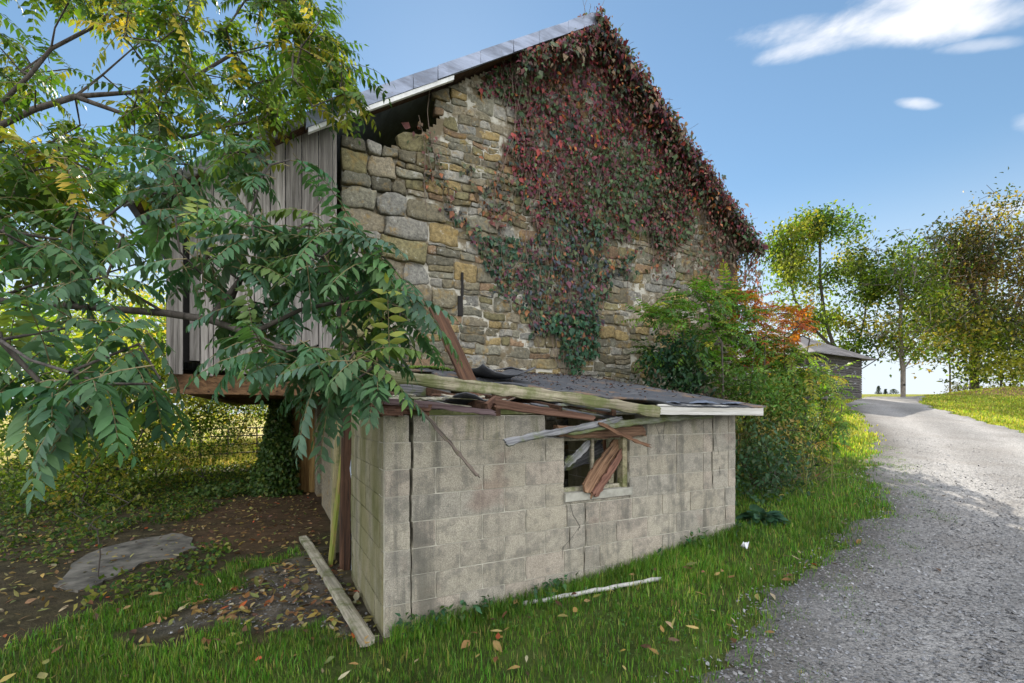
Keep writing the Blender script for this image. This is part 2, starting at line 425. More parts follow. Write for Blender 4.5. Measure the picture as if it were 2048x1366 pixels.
def cluster_leaves(tg, per, spread, L, lw, cols, wts, rows=None, droop=.15, down=.35, jit=.25):
    n = len(tg)*per; c = np.repeat(tg, per, axis=0)
    p = c+rng.normal(size=(n, 3))*np.array(spread)
    d = rand_dirs(n)+np.array([0, 0, -down]); nn = rand_dirs(n)*.8+np.array([0, 0, 1.0])
    l = L*rng.uniform(.6, 1.3, n)
    base = np.repeat(pal(len(tg), cols, wts, jit), per, axis=0)*rng.uniform(.75, 1.25, (n, 1))
    return leaves(p, d, nn, l, l*lw, base, rows, droop, .15)
def tree(name, label, cat, base, chains, tg, step, leafparts, bark=None, group=None, r_max=.25, r_tip=.008, wander=.3, leafmat=None, sides=5, expo=2.4, reach=1.0):
    e = empty(name, base, label, cat, group)
    pos, par, rad, tips = grow(chains, tg, step, wander, r_tip, r_max, expo, reach)
    link('trunk', branch_mesh('trunk', pos, par, rad, sides), e, [bark or M_BARK])
    if leafparts: foliage('crown', leafparts, leafmat or M_LEAF, e)
    return e

# ------------------------------------------------------------------ planks
def frame_of(p0, p1, facing):
    x = (Vector(p1)-Vector(p0)); L = x.length; x.normalize()
    z = Vector(facing); z = (z-x*z.dot(x)).normalized(); y = z.cross(x)
    M = Matrix((x, y, z)).transposed().to_4x4(); M.translation = Vector(p0); return M, L
NV = -Vector((-SA, CA, 0)); DV = Vector((CA, SA, 0)); UP = Vector((0, 0, 1))
def plank(name, p0, p1, w, t, facing, mat, label=None, cat=None, jag=(.0, .0), warp=.004, seg=14, nw=6, taper=1.0, parent=None, col=(1, 1, 1), group=None, bow=0.0):
    M, L = frame_of(p0, p1, facing); rd = random.Random(hash((round(L, 3), round(w, 3), round(M[0][0], 3))) & 0xffff)
    V = []; j0 = [rd.random()**1.4*jag[0] for _ in range(nw+1)]; j1 = [rd.random()**1.4*jag[1] for _ in range(nw+1)]
    ph = rd.random()*10
    for i in range(seg+1):
        s = i/seg; ww = w*(1+(taper-1)*s)
        e0 = (rd.random()-.5)*warp*1.6; e1 = (rd.random()-.5)*warp*1.6
        cy = math.sin(s*5+ph)*warp; cz = math.sin(s*4+ph*2)*warp+bow*4*s*(1-s)
        for lay in (1, -1):
            for j in range(nw+1):
                f = j/nw-.5; x = s*L
                if i == 0: x += j0[j]
                if i == seg: x -= j1[j]
                y = f*ww+cy+(e0 if j == 0 else e1 if j == nw else 0)
                edge = .12*t if j in (0, nw) else 0
                V.append((x, y, cz+lay*(t/2-edge)+rd.uniform(-1, 1)*warp*.15))
    R = 2*(nw+1); Fc = []
    for i in range(seg):
        for j in range(nw):
            a = i*R+j; Fc.append((a, a+R, a+R+1, a+1)); b = a+nw+1; Fc.append((b, b+1, b+R+1, b+R))
        a = i*R; Fc.append((a, a+nw+1, a+R+nw+1, a+R)); a = i*R+nw; Fc.append((a, a+R, a+R+nw+1, a+nw+1))
    for j in range(nw):
        Fc.append((j, j+1, j+nw+2, j+nw+1)); a = seg*R+j; Fc.append((a, a+nw+1, a+nw+2, a+1))
    me = bpy.data.meshes.new(name); me.from_pydata(V, [], Fc)
    ca = me.color_attributes.new('Col', 'FLOAT_COLOR', 'POINT'); ca.data.foreach_set('color', np.tile(np.array(tuple(col)+(1,), np.float32), len(V)))
    me.materials.append(mat); me.update()
    o = bpy.data.objects.new(name, me); COL.objects.link(o); o.matrix_world = M
    if parent is not None:
        o.parent = parent; o.matrix_parent_inverse = Matrix.Translation(parent.location).inverted()
    return tag(o, label, cat, group)

SKYTINT = (.95, 1.05, 1.0); CLOUDV = 9.5; FILL_BANKV = 28.0; SKYS = .057; SUNE = 5.0; EXPO = 1.15
# ================================================================== ground, drive, grass
xs = np.unique(np.concatenate([np.arange(-9, 14, .14), np.linspace(-400, -9, 60), np.linspace(14, 45, 70), np.linspace(45, 400, 40)]))
ys = np.unique(np.concatenate([np.arange(.5, 14, .14), np.linspace(-60, .5, 25), np.linspace(14, 50, 80), np.linspace(50, 600, 40)]))
XX, YY = np.meshgrid(xs, ys); ZZ = G(XX, YY)
DRIVE = [(1.1, -8), (1.25, 1.0), (1.38, 2.3)]+[ghit(*p) for p in [(1490, 1366), (1515, 1310), (1560, 1268), (1530, 1215), (1610, 1180), (1690, 1115), (1765, 1030), (1778, 985), (1745, 945), (1768, 885), (1725, 835), (1692, 810)]]
DRIVE += [(16.6, 22.0), (19.6, 26), (22.5, 26), (19.6, 22.0)]+[ghit(*p) for p in [(1835, 806), (1890, 822), (1960, 842), (2048, 868)]]+[(11.0, 8.5), (8.6, 5.5), (7.5, 4.0), (7.3, 2.5), (8.0, -8)]
def in_drive(x, y): 
    wx = (fbm(x, y, 2.2, 21)-.5)*.55; wy = (fbm(x, y, 2.2, 22)-.5)*.55
    return inpoly(x+wx, y+wy, DRIVE)
def wp(pts): return [ghit(*p) for p in pts]
DIRT = wp([(330, 1060), (440, 1010), (560, 985), (640, 970), (655, 1060), (600, 1085), (560, 1090), (480, 1110), (400, 1095)])
BARE1 = wp([(345, 1215), (480, 1168), (560, 1120), (640, 1090), (735, 1230), (760, 1290), (700, 1290), (640, 1255), (530, 1262), (420, 1240)])
BARE2 = wp([(270, 1262), (390, 1225), (420, 1245), (330, 1275)])
LEFTG = wp([(30, 1300), (150, 1240), (330, 1180), (480, 1135), (560, 1110), (600, 1095), (660, 1150), (730, 1290), (760, 1320)])+[(-.4, 2.95), (.6, 2.2), (.8, .2), (-8, .2), (-6, 2.2)]
SLAB = wp([(118, 1172), (150, 1132), (205, 1100), (290, 1078), (352, 1068), (385, 1078), (392, 1098), (345, 1118), (280, 1128), (232, 1158), (180, 1176), (140, 1190)])
def in_barn(x, y):
    u = CA*x+SA*y; m = -SA*x+CA*y
    return ((u > .75) & (u < 9.4) & (m > 6.5) & (m < 19)) | ((u > .72) & (u < 4.72) & (m > 3.45) & (m < 6.7))
def grass_mask(x, y):
    x = np.asarray(x, float); y = np.asarray(y, float)
    u = CA*x+SA*y; m = -SA*x+CA*y
    front = ((m < 3.5) | (u > 4.6)) & (x > -1.2+.0*y)
    qx = x+(fbm(x, y, 2.6, 61)-.5)*.75; qy = y+(fbm(x, y, 2.6, 62)-.5)*.75
    left = inpoly(qx, qy, LEFTG) & ~inpoly(qx, qy, BARE1) & ~inpoly(qx, qy, BARE2)
    far = (y > 12.5) & (x > 5)
    g = front | left | far | ((x < -6) & (y > 15))
    g &= ~in_drive(x, y) & ~in_barn(x, y) & ~inpoly(x, y, SLAB)
    return g
gm = grass_mask(XX, YY).astype(float)
rd_ = np.zeros_like(gm); rd_[inpoly(XX, YY, DIRT)] = 1
bare = inpoly(XX, YY, BARE1) | inpoly(XX, YY, BARE2)
far_w = sm(7, 13, YY)[..., None]
cg = np.array([.06, .085, .022])*(1-far_w)+np.array([.21, .22, .035])*far_w  # ground yellows with distance, sunlight on far grass put into its colour
cs = np.broadcast_to(np.array([.062, .052, .032]), cg.shape)
cc = np.where(gm[..., None] > 0, cg, cs)
cc = np.where((rd_ > 0)[..., None], np.array([.088, .060, .038]), cc)
cc = np.where((bare & (gm == 0))[..., None], np.array([.105, .095, .08]), cc)
mdn = np.exp(-((XX-24.2)**2/9+(YY-22.5)**2/1.8))[..., None]
cc = np.where(mdn > .3, np.array([.20, .13, .07]), cc)
cc = np.where(((XX < -6) & (YY > 14))[..., None], np.array([.30, .26, .09]), cc)
ny, nx = XX.shape; I = np.arange(ny*nx).reshape(ny, nx)
a, b, c, d = I[:-1, :-1].ravel(), I[:-1, 1:].ravel(), I[1:, 1:].ravel(), I[1:, :-1].ravel()
tag(link('ground', trimesh('ground', np.stack([XX, YY, ZZ], -1).reshape(-1, 3), np.concatenate([np.stack([a, b, c], 1), np.stack([a, c, d], 1)]), cc.reshape(-1, 3), True), None, [M_GROUND]), kind='structure')
# driveway sheet
gx = np.arange(.6, 45, .11); gy = np.concatenate([np.arange(-8, 1, .3), np.arange(1, 14, .09), np.arange(14, 33, .16)])
X2, Y2 = np.meshgrid(gx, gy); in0 = in_drive(X2, Y2); ef = (in0*1.0+in_drive(X2+.12, Y2)+in_drive(X2+.24, Y2)+in_drive(X2+.36, Y2)+in_drive(X2+.18, Y2-.15))/5; ins = in0 | in_drive(X2+.3, Y2) | in_drive(X2+.18, Y2-.18) | in_drive(X2-.3, Y2)
le = np.array(DRIVE[1:15]); LX = np.interp(Y2, le[:, 1], le[:, 0]); dd = X2-LX+(fbm(X2, Y2, .6, 88)-.5)*.7
trk = np.exp(-((dd-1.25)/.38)**2)+np.exp(-((dd-2.95)/.38)**2); edge_ = sm(.6, .0, dd)
dcol = (.84+.26*trk)[..., None]*np.array([1, .98, .95])*(1-.45*edge_)[..., None]+edge_[..., None]*np.array([.02, .012, .0])
dcol *= (.8+.4*fbm(X2, Y2, .5, 90))[..., None]
rut = .02*np.cos((X2-.1*Y2)*2.2)
Z2 = G(X2, Y2)+np.where(in0, .022, -.045+.07*ef+.05*(fbm(X2, Y2, 4.0, 66)-.5))+np.where(ins, .006*(fbm(X2, Y2, 2.5, 8)-.5), 0)
ny, nx = X2.shape; I = np.arange(ny*nx).reshape(ny, nx)
keep = (ins[:-1, :-1] & ins[1:, 1:] & ins[:-1, 1:] & ins[1:, :-1]).ravel()
a, b, c, d = [q.ravel()[keep] for q in (I[:-1, :-1], I[:-1, 1:], I[1:, 1:], I[1:, :-1])]
T = np.concatenate([np.stack([a, b, c], 1), np.stack([a, c, d], 1)]); us, inv = np.unique(T, return_inverse=True)
V = np.stack([X2, Y2, Z2-.006*trk], -1).reshape(-1, 3)[us]
tag(link('driveway', trimesh('driveway', V, inv.reshape(-1, 3), dcol.reshape(-1, 3)[us], True), None, [M_GRAVEL]), kind='structure')
# loose stones on the drive and the bare patches
def scatter(n, box, ok, dens=None):
    x = rng.uniform(box[0], box[1], n); y = rng.uniform(box[2], box[3], n); k = ok(x, y)
    x, y = x[k], y[k]
    if dens is not None:
        k = rng.random(len(x)) < dens(x, y); x, y = x[k], y[k]
    return x, y
def pebbles(x, y, smin, smax, cols, name):
    n = len(x); s = rng.uniform(0, 1, n)**2*(smax-smin)+smin
    base = np.array([(1, 0, .1), (.35, .9, 0), (-.8, .6, .1), (-.9, -.5, 0), (.2, -1, .1), (.1, .1, .75), (0, 0, -.5)])
    tri = np.array([(0, 1, 5), (1, 2, 5), (2, 3, 5), (3, 4, 5), (4, 0, 5)])
    a = rng.uniform(0, 2*PI, n); st = rng.uniform(.55, 1.0, n)
    v = base[None]+rng.uniform(-.28, .28, (n, 7, 3)); v = v*np.stack([np.ones(n), st, st*.75], 1)[:, None]*s[:, None, None]
    tl = rng.normal(size=(n, 1))*.35
    v[..., 2] += v[..., 0]*tl
    ca, sa = np.cos(a)[:, None], np.sin(a)[:, None]
    vx = v[..., 0]*ca-v[..., 1]*sa; vy = v[..., 0]*sa+v[..., 1]*ca
    V = np.stack([vx+x[:, None], vy+y[:, None], v[..., 2]+(G(x, y)+np.where(in_drive(x, y), .022, .016))[:, None]+s[:, None]*.12], -1)
    T = (tri[None]+(np.arange(n)*7)[:, None, None]).reshape(-1, 3)
    cc_ = np.array(cols)[rng.integers(0, len(cols), n)]*rng.uniform(.75, 1.2, (n, 1)); C = np.repeat(cc_, 7, axis=0)
    return V.reshape(-1, 3), T, C
GRC = [(.10, .10, .10), (.17, .17, .17), (.22, .22, .225), (.19, .18, .17), (.29, .285, .28), (.21, .20, .19), (.14, .135, .13)]
x, y = scatter(150000, (.8, 10, 1.6, 12), in_drive, lambda x, y: np.clip(1.25-(np.hypot(x, y)-2)/8, .05, 1))
pp = [pebbles(x, y, .005, .017, GRC, 'g')]
x, y = scatter(9000, (-4, 2.2, 2, 5), lambda x, y: inpoly(x, y, BARE1) | inpoly(x, y, BARE2))
pp.append(pebbles(x, y, .004, .014, GRC, 'g'))
x, y = scatter(14000, (.3, 6, 1.8, 8), lambda x, y: ~in_drive(x, y) & in_drive(x+.4, y))
pp.append(pebbles(x, y, .005, .018, GRC, 'g'))
x, y = scatter(260, (.9, 9, 1.8, 10), in_drive); pp.append(pebbles(x, y, .018, .028, GRC, 'g'))
V, T, C = join(pp)
tag(link('gravel', trimesh('gravel', V, T, C), None, [M_PEB]), kind='stuff')
# grass blades
GREEN = [(.058, .165, .014), (.085, .205, .02), (.125, .235, .028), (.17, .245, .035), (.29, .27, .09)]
def blades(x, y, h, w, cols, wts, lean=.45):
    n = len(x); z = G(x, y)-.005; a = rng.uniform(0, 2*PI, n); hh = h*rng.uniform(.45, 1.3, n)
    px = np.cos(a); py = np.sin(a); le = rng.uniform(.1, 1, n)*lean*hh; b = a+PI/2+rng.normal(size=n)*.7
    lx, ly = np.cos(b)*le, np.sin(b)*le
    B = np.stack([x, y, z], 1); S = np.stack([px, py, 0*px], 1)*(w*rng.uniform(.6, 1.3, n))[:, None]
    m1 = B+np.stack([lx*.3, ly*.3, hh*.55], 1); tp = B+np.stack([lx, ly, hh*(1-.25*le/hh)], 1)
    V = np.stack([B-S, B+S, m1-S*.8, m1+S*.8, tp], 1).reshape(-1, 3)
    T = (np.array([(0, 1, 3), (0, 3, 2), (2, 3, 4)])[None]+(np.arange(n)*5)[:, None, None]).reshape(-1, 3)
    C = pal(n, cols, wts, .34)*(.55+.9*fbm(x, y, 1.9, 4))[:, None]; C = np.repeat(C, 5, axis=0)
    return V, T, C
def gdens(x, y):
    return (np.clip(.35+1.4*(fbm(x, y, 1.7, 6)-.25), .15, 1))*np.clip(1.1-(np.hypot(x, y)-3)/11, .12, 1)
def patch(x, y):                        # thin grass at the gravel's edge
    e = np.zeros(len(x))
    for dx, dy in ((.3, 0), (.2, .2), (.2, -.25), (.55, 0)): e += in_drive(x+dx, y+dy)
    return np.clip(1-e*.13+(fbm(x, y, 3.0, 9)-.5)*1.0, .12, 1)
gp_ = []
x, y = scatter(560000, (-5.2, 9, 1.5, 11), grass_mask, lambda x, y: gdens(x, y)*patch(x, y))
gp_.append(blades(x, y, .042+.055*fbm(x, y, 1.3, 31), .0021+.0003*np.hypot(x, y), GREEN, [3, 4, 4, 2.5, 1.4]))
x, y = scatter(30000, (-5, 9, 1.5, 11), lambda x, y: grass_mask(x, y) & (fbm(x, y, 2.3, 12) > .58))
gp_.append(blades(x, y, .14, .003, GREEN, [3, 4, 4, 2, .5], .7))
# tufts creeping into the gravel
tx, ty = scatter(1500, (1, 8, 1.8, 10), lambda x, y: in_drive(x, y) & ~in_drive(x-.55, y+.1))
tx = np.repeat(tx, 45)+rng.normal(size=len(tx)*45)*.05; ty = np.repeat(ty, 45)+rng.normal(size=len(ty)*45)*.05
gp_.append(blades(tx, ty, .05, .0024, GREEN, [3, 4, 3, 2, 1]))
tx, ty = scatter(60, (5, 8.6, 3.0, 7), lambda x, y: in_drive(x, y) & ~in_drive(x+.9, y))
tx = np.repeat(tx, 45)+rng.normal(size=len(tx)*45)*.06; ty = np.repeat(ty, 45)+rng.normal(size=len(ty)*45)*.06
gp_.append(blades(tx, ty, .05, .0024, GREEN, [3, 4, 3, 2, 1]))
LITG = [(.18, .26, .02), (.26, .31, .03), (.34, .35, .05), (.38, .33, .09)]  # yellower greens for the far grass, sunlight put into the colour
x, y = scatter(170000, (4.5, 34, 9, 26), grass_mask, lambda x, y: np.clip(1.0-(y-9)/26, .25, 1)*patch(x, y))
gp_.append(blades(x, y, .08, .006+.0006*y, LITG, [3, 4, 3, 1]))
x, y = scatter(40000, (-16, -5, 14, 27), lambda x, y: fbm(x, y, .7, 5) > .4)
gp_.append(blades(x, y, .28, .012, [(.28, .26, .07), (.22, .26, .06), (.36, .30, .13)], [2, 2, 2], .6))
# grasses round the foot of the shed
def along(n, f0, f1, spread, off=-.06):
    u = rng.uniform(f0, f1, n); m = 3.497+off-np.abs(rng.normal(size=n))*spread
    return CA*u-SA*m, SA*u+CA*m
x, y = along(5000, .8, 4.8, .08, -.01); gp_.append(blades(x, y, .13, .003, GREEN, [3, 4, 3, 2, .5], .6))
# clover and small weeds in the turf
x, y = scatter(26000, (-5, 8, 1.6, 9), lambda x, y: grass_mask(x, y) & (fbm(x, y, 1.5, 33) > .55)); n = len(x)
L = rng.uniform(.012, .032, n)
gp_.append(leaves(np.stack([x, y, G(x, y)+rng.uniform(.015, .06, n)], 1), rand_dirs(n)*np.array([1, 1, .3]), rng.normal(size=(n, 3))*.3+np.array([0, 0, 1.0]), L, L*.9, pal(n, [(.07, .16, .03), (.10, .19, .04), (.05, .12, .03)], None, .2), SH_MD, .1, .1))
V, T, C = join(gp_)
tag(link('grass', trimesh('grass', V, T, C, True), None, [M_GRASS]), kind='stuff')

# fallen leaves
DRY = [(.26, .20, .06), (.30, .25, .09), (.16, .09, .04), (.10, .06, .035), (.33, .28, .17), (.36, .09, .03), (.15, .17, .05), (.22, .13, .05)]
def litter(x, y, s0, s1, lift=.012, up=0.0):
    n = len(x); p = np.stack([x, y, G(x, y)+lift+rng.uniform(0, .02, n)+up], 1)
    d = rand_dirs(n)*np.array([1, 1, .22]); nn = np.array([0, 0, 1.0])+rng.normal(size=(n, 3))*.35
    L = rng.uniform(s0, s1, n)
    return leaves(p, d, nn, L, L*rng.uniform(.3, .55, n), pal(n, DRY, [3, 3, 3, 2, 1.5, .5, 2, 2], .3), SH_HI, rng.uniform(-.2, .3, (n, 1)), .25)
ll = []
def shady_left(x, y): return ~in_barn(x, y) & ~in_drive(x, y) & (x < -.6)
x, y = scatter(7000, (-8, -.4, 2.2, 11), shady_left, lambda x, y: np.where(inpoly(x, y, BARE1) | inpoly(x, y, DIRT), .9, np.where(grass_mask(x, y), .10, .75))); ll.append(litter(x, y, .035, .09))
x, y = scatter(900, (-3.2, -.8, 2.6, 5.2), lambda x, y: inpoly(x, y, BARE1) & ~in_barn(x, y)); ll.append(litter(x, y, .05, .12, .02))
x, y = scatter(330, (-5, 4, 1.8, 4.6), grass_mask, None); ll.append(litter(x, y, .05, .11, .045))
x, y = scatter(150, (3, 8, 4, 9), grass_mask, None); ll.append(litter(x, y, .05, .11, .04))
x, y = scatter(26, (1.5, 7, 2, 8), in_drive, None); ll.append(litter(x, y, .05, .10, .02))
V, T, C = join(ll)
tag(link('fallen_leaves', trimesh('fallen_leaves', V, T, C, True), None, [M_DRYLEAF]), kind='stuff')

# ground cover of the wood's edge
UG = [(.05, .11, .02), (.09, .15, .025), (.14, .18, .03), (.22, .21, .05), (.04, .09, .025)]
UGZ = wp([(0, 1110), (0, 940), (150, 930), (330, 915), (520, 905), (575, 960), (470, 1000), (390, 1040), (300, 1062), (190, 1095), (110, 1130)])+[(-9, 6), (-12, 9)]
UG2 = wp([(150, 1240), (180, 1195), (240, 1165), (320, 1135), (395, 1100), (470, 1090), (430, 1140), (330, 1190)])
UG3 = wp([(380, 1000), (440, 950), (520, 900), (580, 900), (590, 965), (520, 985), (440, 1000)])
cp = []
x, y = scatter(90000, (-14, -1.5, 3, 16), lambda x, y: (inpoly(x, y, UGZ) & (fbm(x, y, 1.2, 41) > .33)) | inpoly(x, y, UG2) | inpoly(x, y, UG3))
n = len(x); p = np.stack([x, y, G(x, y)+rng.random(n)**1.6*.30*fbm(x, y, 1.1, 13)], 1)
L = rng.uniform(.035, .085, n)
cp.append(leaves(p, rand_dirs(n)+np.array([0, -.2, -.1]), rand_dirs(n)*.7+np.array([0, 0, 1.0]), L, L*.6, pal(n, UG, [3, 3, 2, 1, 2], .25)*(.7+.6*fbm(x, y, .9, 3))[:, None], SH_MD, .15, .15))
V, T, C = join(cp)
tag(link('undergrowth', trimesh('undergrowth', V, T, C, True), None, [M_LEAF]), kind='stuff')
# slab
b = MB(); n = len(SLAB)
SLAB = [(x+random.uniform(-.05, .05), y+random.uniform(-.05, .05)) for (x0, y0), (x1, y1) in zip(SLAB, SLAB[1:]+SLAB[:1]) for x, y in ((x0, y0), (x0*.66+x1*.34, y0*.66+y1*.34), (x0*.33+x1*.67, y0*.33+y1*.67))]; n = len(SLAB)
top = [(x, y, float(G(x, y))+.022) for x, y in SLAB]; bot = [(x, y, float(G(x, y))-.1) for x, y in SLAB]
b.add(top+bot, [tuple(range(n))]+[(i, i+n, (i+1) % n+n, (i+1) % n) for i in range(n)])
tag(b.build('concrete_slab', M_SLAB), 'broken grey concrete slab lying flat in the leaf litter left of the block shed', 'slab')
# ================================================================== the stone barn
BM = 6.6                                # the plane of the gable
barn = empty('stone_barn', W(.85, BM, 0), 'large stone barn with metal gable roof and grey board forebay', 'barn')
RAKE = [(-1.37, 4.01), (.456, 5.43), (4.88, 8.43), (9.15, 5.22)]
def rake_z(u):
    for (a, za), (b, zb) in zip(RAKE, RAKE[1:]):
        if u <= b: return za+(zb-za)*(u-a)/(b-a)
    return RAKE[-1][1]
NOTCH = [UZ(*p, BM) for p in [(690, 258), (715, 250), (752, 276), (800, 262), (846, 236), (856, 196), (884, 180), (900, 130), (700, 190), (660, 230)]]
UL, UR = .86, 8.92
# rubble stones
def clip(poly, nx_, ny_, dd):           # keep nx*x + ny*y <= dd
    out = []; n = len(poly)
    for i in range(n):
        a, b = poly[i], poly[(i+1) % n]; da = nx_*a[0]+ny_*a[1]-dd; db = nx_*b[0]+ny_*b[1]-dd
        if da <= 0: out.append(a)
        if da*db < 0:
            s = da/(da-db); out.append((a[0]+(b[0]-a[0])*s, a[1]+(b[1]-a[1])*s))
    return out
# squared rubble: rough rectangles of many sizes packed into the wall, then warped together
CE = .044; NU_, NZ_ = int((UR-UL)/CE), int(8.9/CE); Z0_ = -.35
occ = np.zeros((NZ_, NU_), bool); RECTS = []
def put(r, c, h, w_): occ[r:r+h, c:c+w_] = True; RECTS.append((UL+c*CE, Z0_+r*CE, UL+(c+w_)*CE, Z0_+(r+h)*CE))
r = int((2.0-Z0_)/CE)
while r < NZ_:                          # big corner stones, upper left
    h = random.choice([4, 5, 6, 7, 7]); lim = int((.75+.6*random.random())/CE); c = 0
    while c < lim: w_ = int(h*random.uniform(1.2, 2.3)); put(r, c, h, w_); c += w_
    r += h
r = 0
while r < NZ_:                          # rough courses of the rest
    h = random.choices([2, 3, 4, 5], [2.2, 4.2, 2.8, .9])[0]; c = 0
    while c < NU_:
        if occ[r, c]: c += 1; continue
        run = 1
        while c+run < NU_ and run < 15 and not occ[r, c+run]: run += 1
        w_ = max(3, min(14, int(random.uniform(1.1, 3.4)*max(3, h)))); w_ = run if run-w_ < 3 and run < 15 else min(w_, run)
        hh = h
        while hh > 1 and occ[r:r+hh, c:c+w_].any(): hh -= 1
        q = random.random()
        if hh == h and q < .16 and w_ > 4 and not occ[r:r+h+2, c:c+w_].any(): put(r, c, h+random.choice([1, 2]), w_)
        elif hh >= 4 and q < .45: k = random.choice([2, hh-2]); put(r, c, k, w_); put(r+k, c, hh-k, w_)
        else: put(r, c, hh, w_)
        c += w_
    r += h
def warp(u, z):
    a = mnoise.noise(Vector((u*2.6, z*2.6, 1.3))); d2 = mnoise.noise(Vector((u*2.6, z*2.6, 7.7))); e2 = mnoise.noise(Vector((u*8, z*8, 4.1))); f2 = mnoise.noise(Vector((u*8, z*8, 9.4)))
    return (u+.05*a+.016*e2, z+.055*d2+.02*f2)
STC = [(.21, .185, .125), (.25, .235, .175), (.29, .25, .175), (.23, .195, .115), (.34, .255, .12), (.28, .19, .115), (.27, .26, .225), (.18, .165, .12), (.34, .32, .27), (.25, .22, .115)]
b = MB()
for (ua, za_, ub, zb_) in RECTS:
    cu, cz = (ua+ub)/2, (za_+zb_)/2; g1 = random.uniform(.003, .010)
    if cz > rake_z(cu)-.12: continue
    ua += g1; ub -= g1; za_ += g1; zb_ -= g1; mn = min(ub-ua, zb_-za_)
    cut = [mn*(.05+.34*random.random()**2.2) for _ in range(4)]; cut2 = [mn*(.05+.34*random.random()**2.2) for _ in range(4)]
    raw = [(ua+cut[0], za_), (ub-cut[1], za_), (ub, za_+cut2[1]), (ub, zb_-cut2[2]), (ub-cut[2], zb_), (ua+cut[3], zb_), (ua, zb_-cut2[3]), (ua, za_+cut2[0])]
    pin = []
    for k in range(8):
        p_, q_ = raw[k], raw[(k+1) % 8]; L = math.hypot(q_[0]-p_[0], q_[1]-p_[1]); n = max(1, int(L/.05))
        for t_ in range(n):
            f = t_/n; jx = random.uniform(-.0035, .0035); pin.append(warp(p_[0]+(q_[0]-p_[0])*f+jx, p_[1]+(q_[1]-p_[1])*f+jx))
    for (a, za), (bb, zb) in zip(RAKE, RAKE[1:]):
        s_ = (zb-za)/(bb-a)
        if a-.5 < cu < bb+.5: pin = clip(pin, -s_, 1, za-s_*a-.16)
    pin = clip(pin, -1, 0, -UL+.0)
    if len(pin) < 5: continue
    if inpoly(np.array([q_[0] for q_ in pin]), np.array([q_[1] for q_ in pin]), NOTCH).mean() > .2: continue
    n = len(pin); gc = (sum(p[0] for p in pin)/n, sum(p[1] for p in pin)/n)
    rough_ = float(sm(2.6, 1.2, cu)*sm(2.2, 3.2, cz))
    h = random.uniform(.004, .024)+.045*rough_*random.random(); tu, tz = random.uniform(-.10, .10), random.uniform(-.12, .08)
    def ringp(sc, hh, jt):
        o = []
        for p in pin:
            du, dz = (p[0]-gc[0])*sc, (p[1]-gc[1])*sc
            o.append(W(gc[0]+du, BM-hh-tu*du-tz*dz+jt*(random.random()-.5)+.012*(mnoise.noise(Vector((p[0]*9, p[1]*9, sc*3)))), gc[1]+dz))
        return o
    V = ringp(1.02, -.07, 0)+ringp(1.0, h*.45, .004)+ringp(.97, h*.95, .006)+ringp(.6, h*1.0, .012)+[W(gc[0], BM-h*1.0, gc[1])]
    Fc = []
    for r in range(3):
        for k in range(n): Fc.append((r*n+k, r*n+(k+1) % n, (r+1)*n+(k+1) % n, (r+1)*n+k))
    for k in range(n): Fc.append((3*n+k, 3*n+(k+1) % n, 4*n))
    col = np.array(random.choice(STC))*random.uniform(.6, .98)
    b.add(V, Fc, col, 0)
# mortar between them
du = .05; us_ = np.arange(UL+.03, UR, du); zs_ = np.arange(-.4, 8.4, du)
idx = {}; mv = []; mf = []
for i, u in enumerate(us_):
    for k, z in enumerate(zs_):
        idx[i, k] = len(mv)
        deep = .055*float(sm(2.2, 1.1, u)*sm(2.5, 3.3, z)+sm(8.0, 8.6, z))+.012*float(sm(.45, .7, vnoise(u, z, 1.6, 8)))
        mv.append(W(u, BM-.006+deep+.006*random.random(), z))
for i in range(len(us_)-1):
    for k in range(len(zs_)-1):
        u, z = us_[i]+du/2, zs_[k]+du/2
        if z < rake_z(u)-.15 and not inpoly(np.array([u, u, u, u-.12, u-.12, u-.2]), np.array([z, z+.09, z+.18, z, z+.1, z+.05]), NOTCH).any():
            mf.append((idx[i, k], idx[i+1, k], idx[i+1, k+1], idx[i, k+1]))
b.add(mv, mf, (.9, .9, .88), 1)
gw = b.build('gable_wall', [M_STONE, M_MORTAR], barn, True)
# near-black vent blocks and backing, interior darkness put into their colour
b = MB()
u0, z0 = UZ(915, 632, BM); u1, z1 = UZ(926, 560, BM)
b.wbox(UL+.05, UR-.05, BM+.30, BM+.42, -.5, 5.0); b.build('dark_backing', M_DARK, barn)
b = MB(); b.wbox(u0-.0, u0+.075, BM-.034, BM+.05, z0, z0+.30); b.wbox(u0+.05, u0+.085, BM-.034, BM+.05, z0+.30, z0+.66)
b.build('vent_slit', M_DARK, barn)
BACK = 18.5
b = MB()                                # side and back walls
for i in range(60):
    pass
b.wbox(UR-.4, UR, BM+.05, BACK, -.3, 4.95, (.24, .22, .17)); b.wbox(UL, UR-.41, BACK-.3, BACK, -.3, 5.2, (.24, .22, .17))
b.add([W(UL, BACK, 5.2), W(UR, BACK, 5.2), W(4.88, BACK, 8.25)], [(0, 1, 2)], (.24, .22, .17))
b.wbox(UL, UL+.4, BM+.75, 9.2, -.3, 2.15, (.24, .21, .15)); b.wbox(UL, UL+.4, 10.1, BACK-.31, -.3, 2.15, (.24, .21, .15))
b.build('side_wall', M_STONE, barn)
b = MB()                                # quoins: the wall's return at the left corner
z = -.2
while z < 5.05:
    h = random.uniform(.18, .40); m1 = BM+random.uniform(.45, .7)
    b.wbox(UL+.012, UL+.3, BM+.02, m1, z, z+h-.012, np.array(random.choice(STC))*.9, 0, .012); z += h
b.build('corner_stones', M_STONE, barn)
b = MB(); b.wbox(-1.0, UR-.42, BM+.43, BACK-.31, 2.16, 2.24, (.5, .5, .5)); b.build('loft_floor', MW_BROWN, barn)
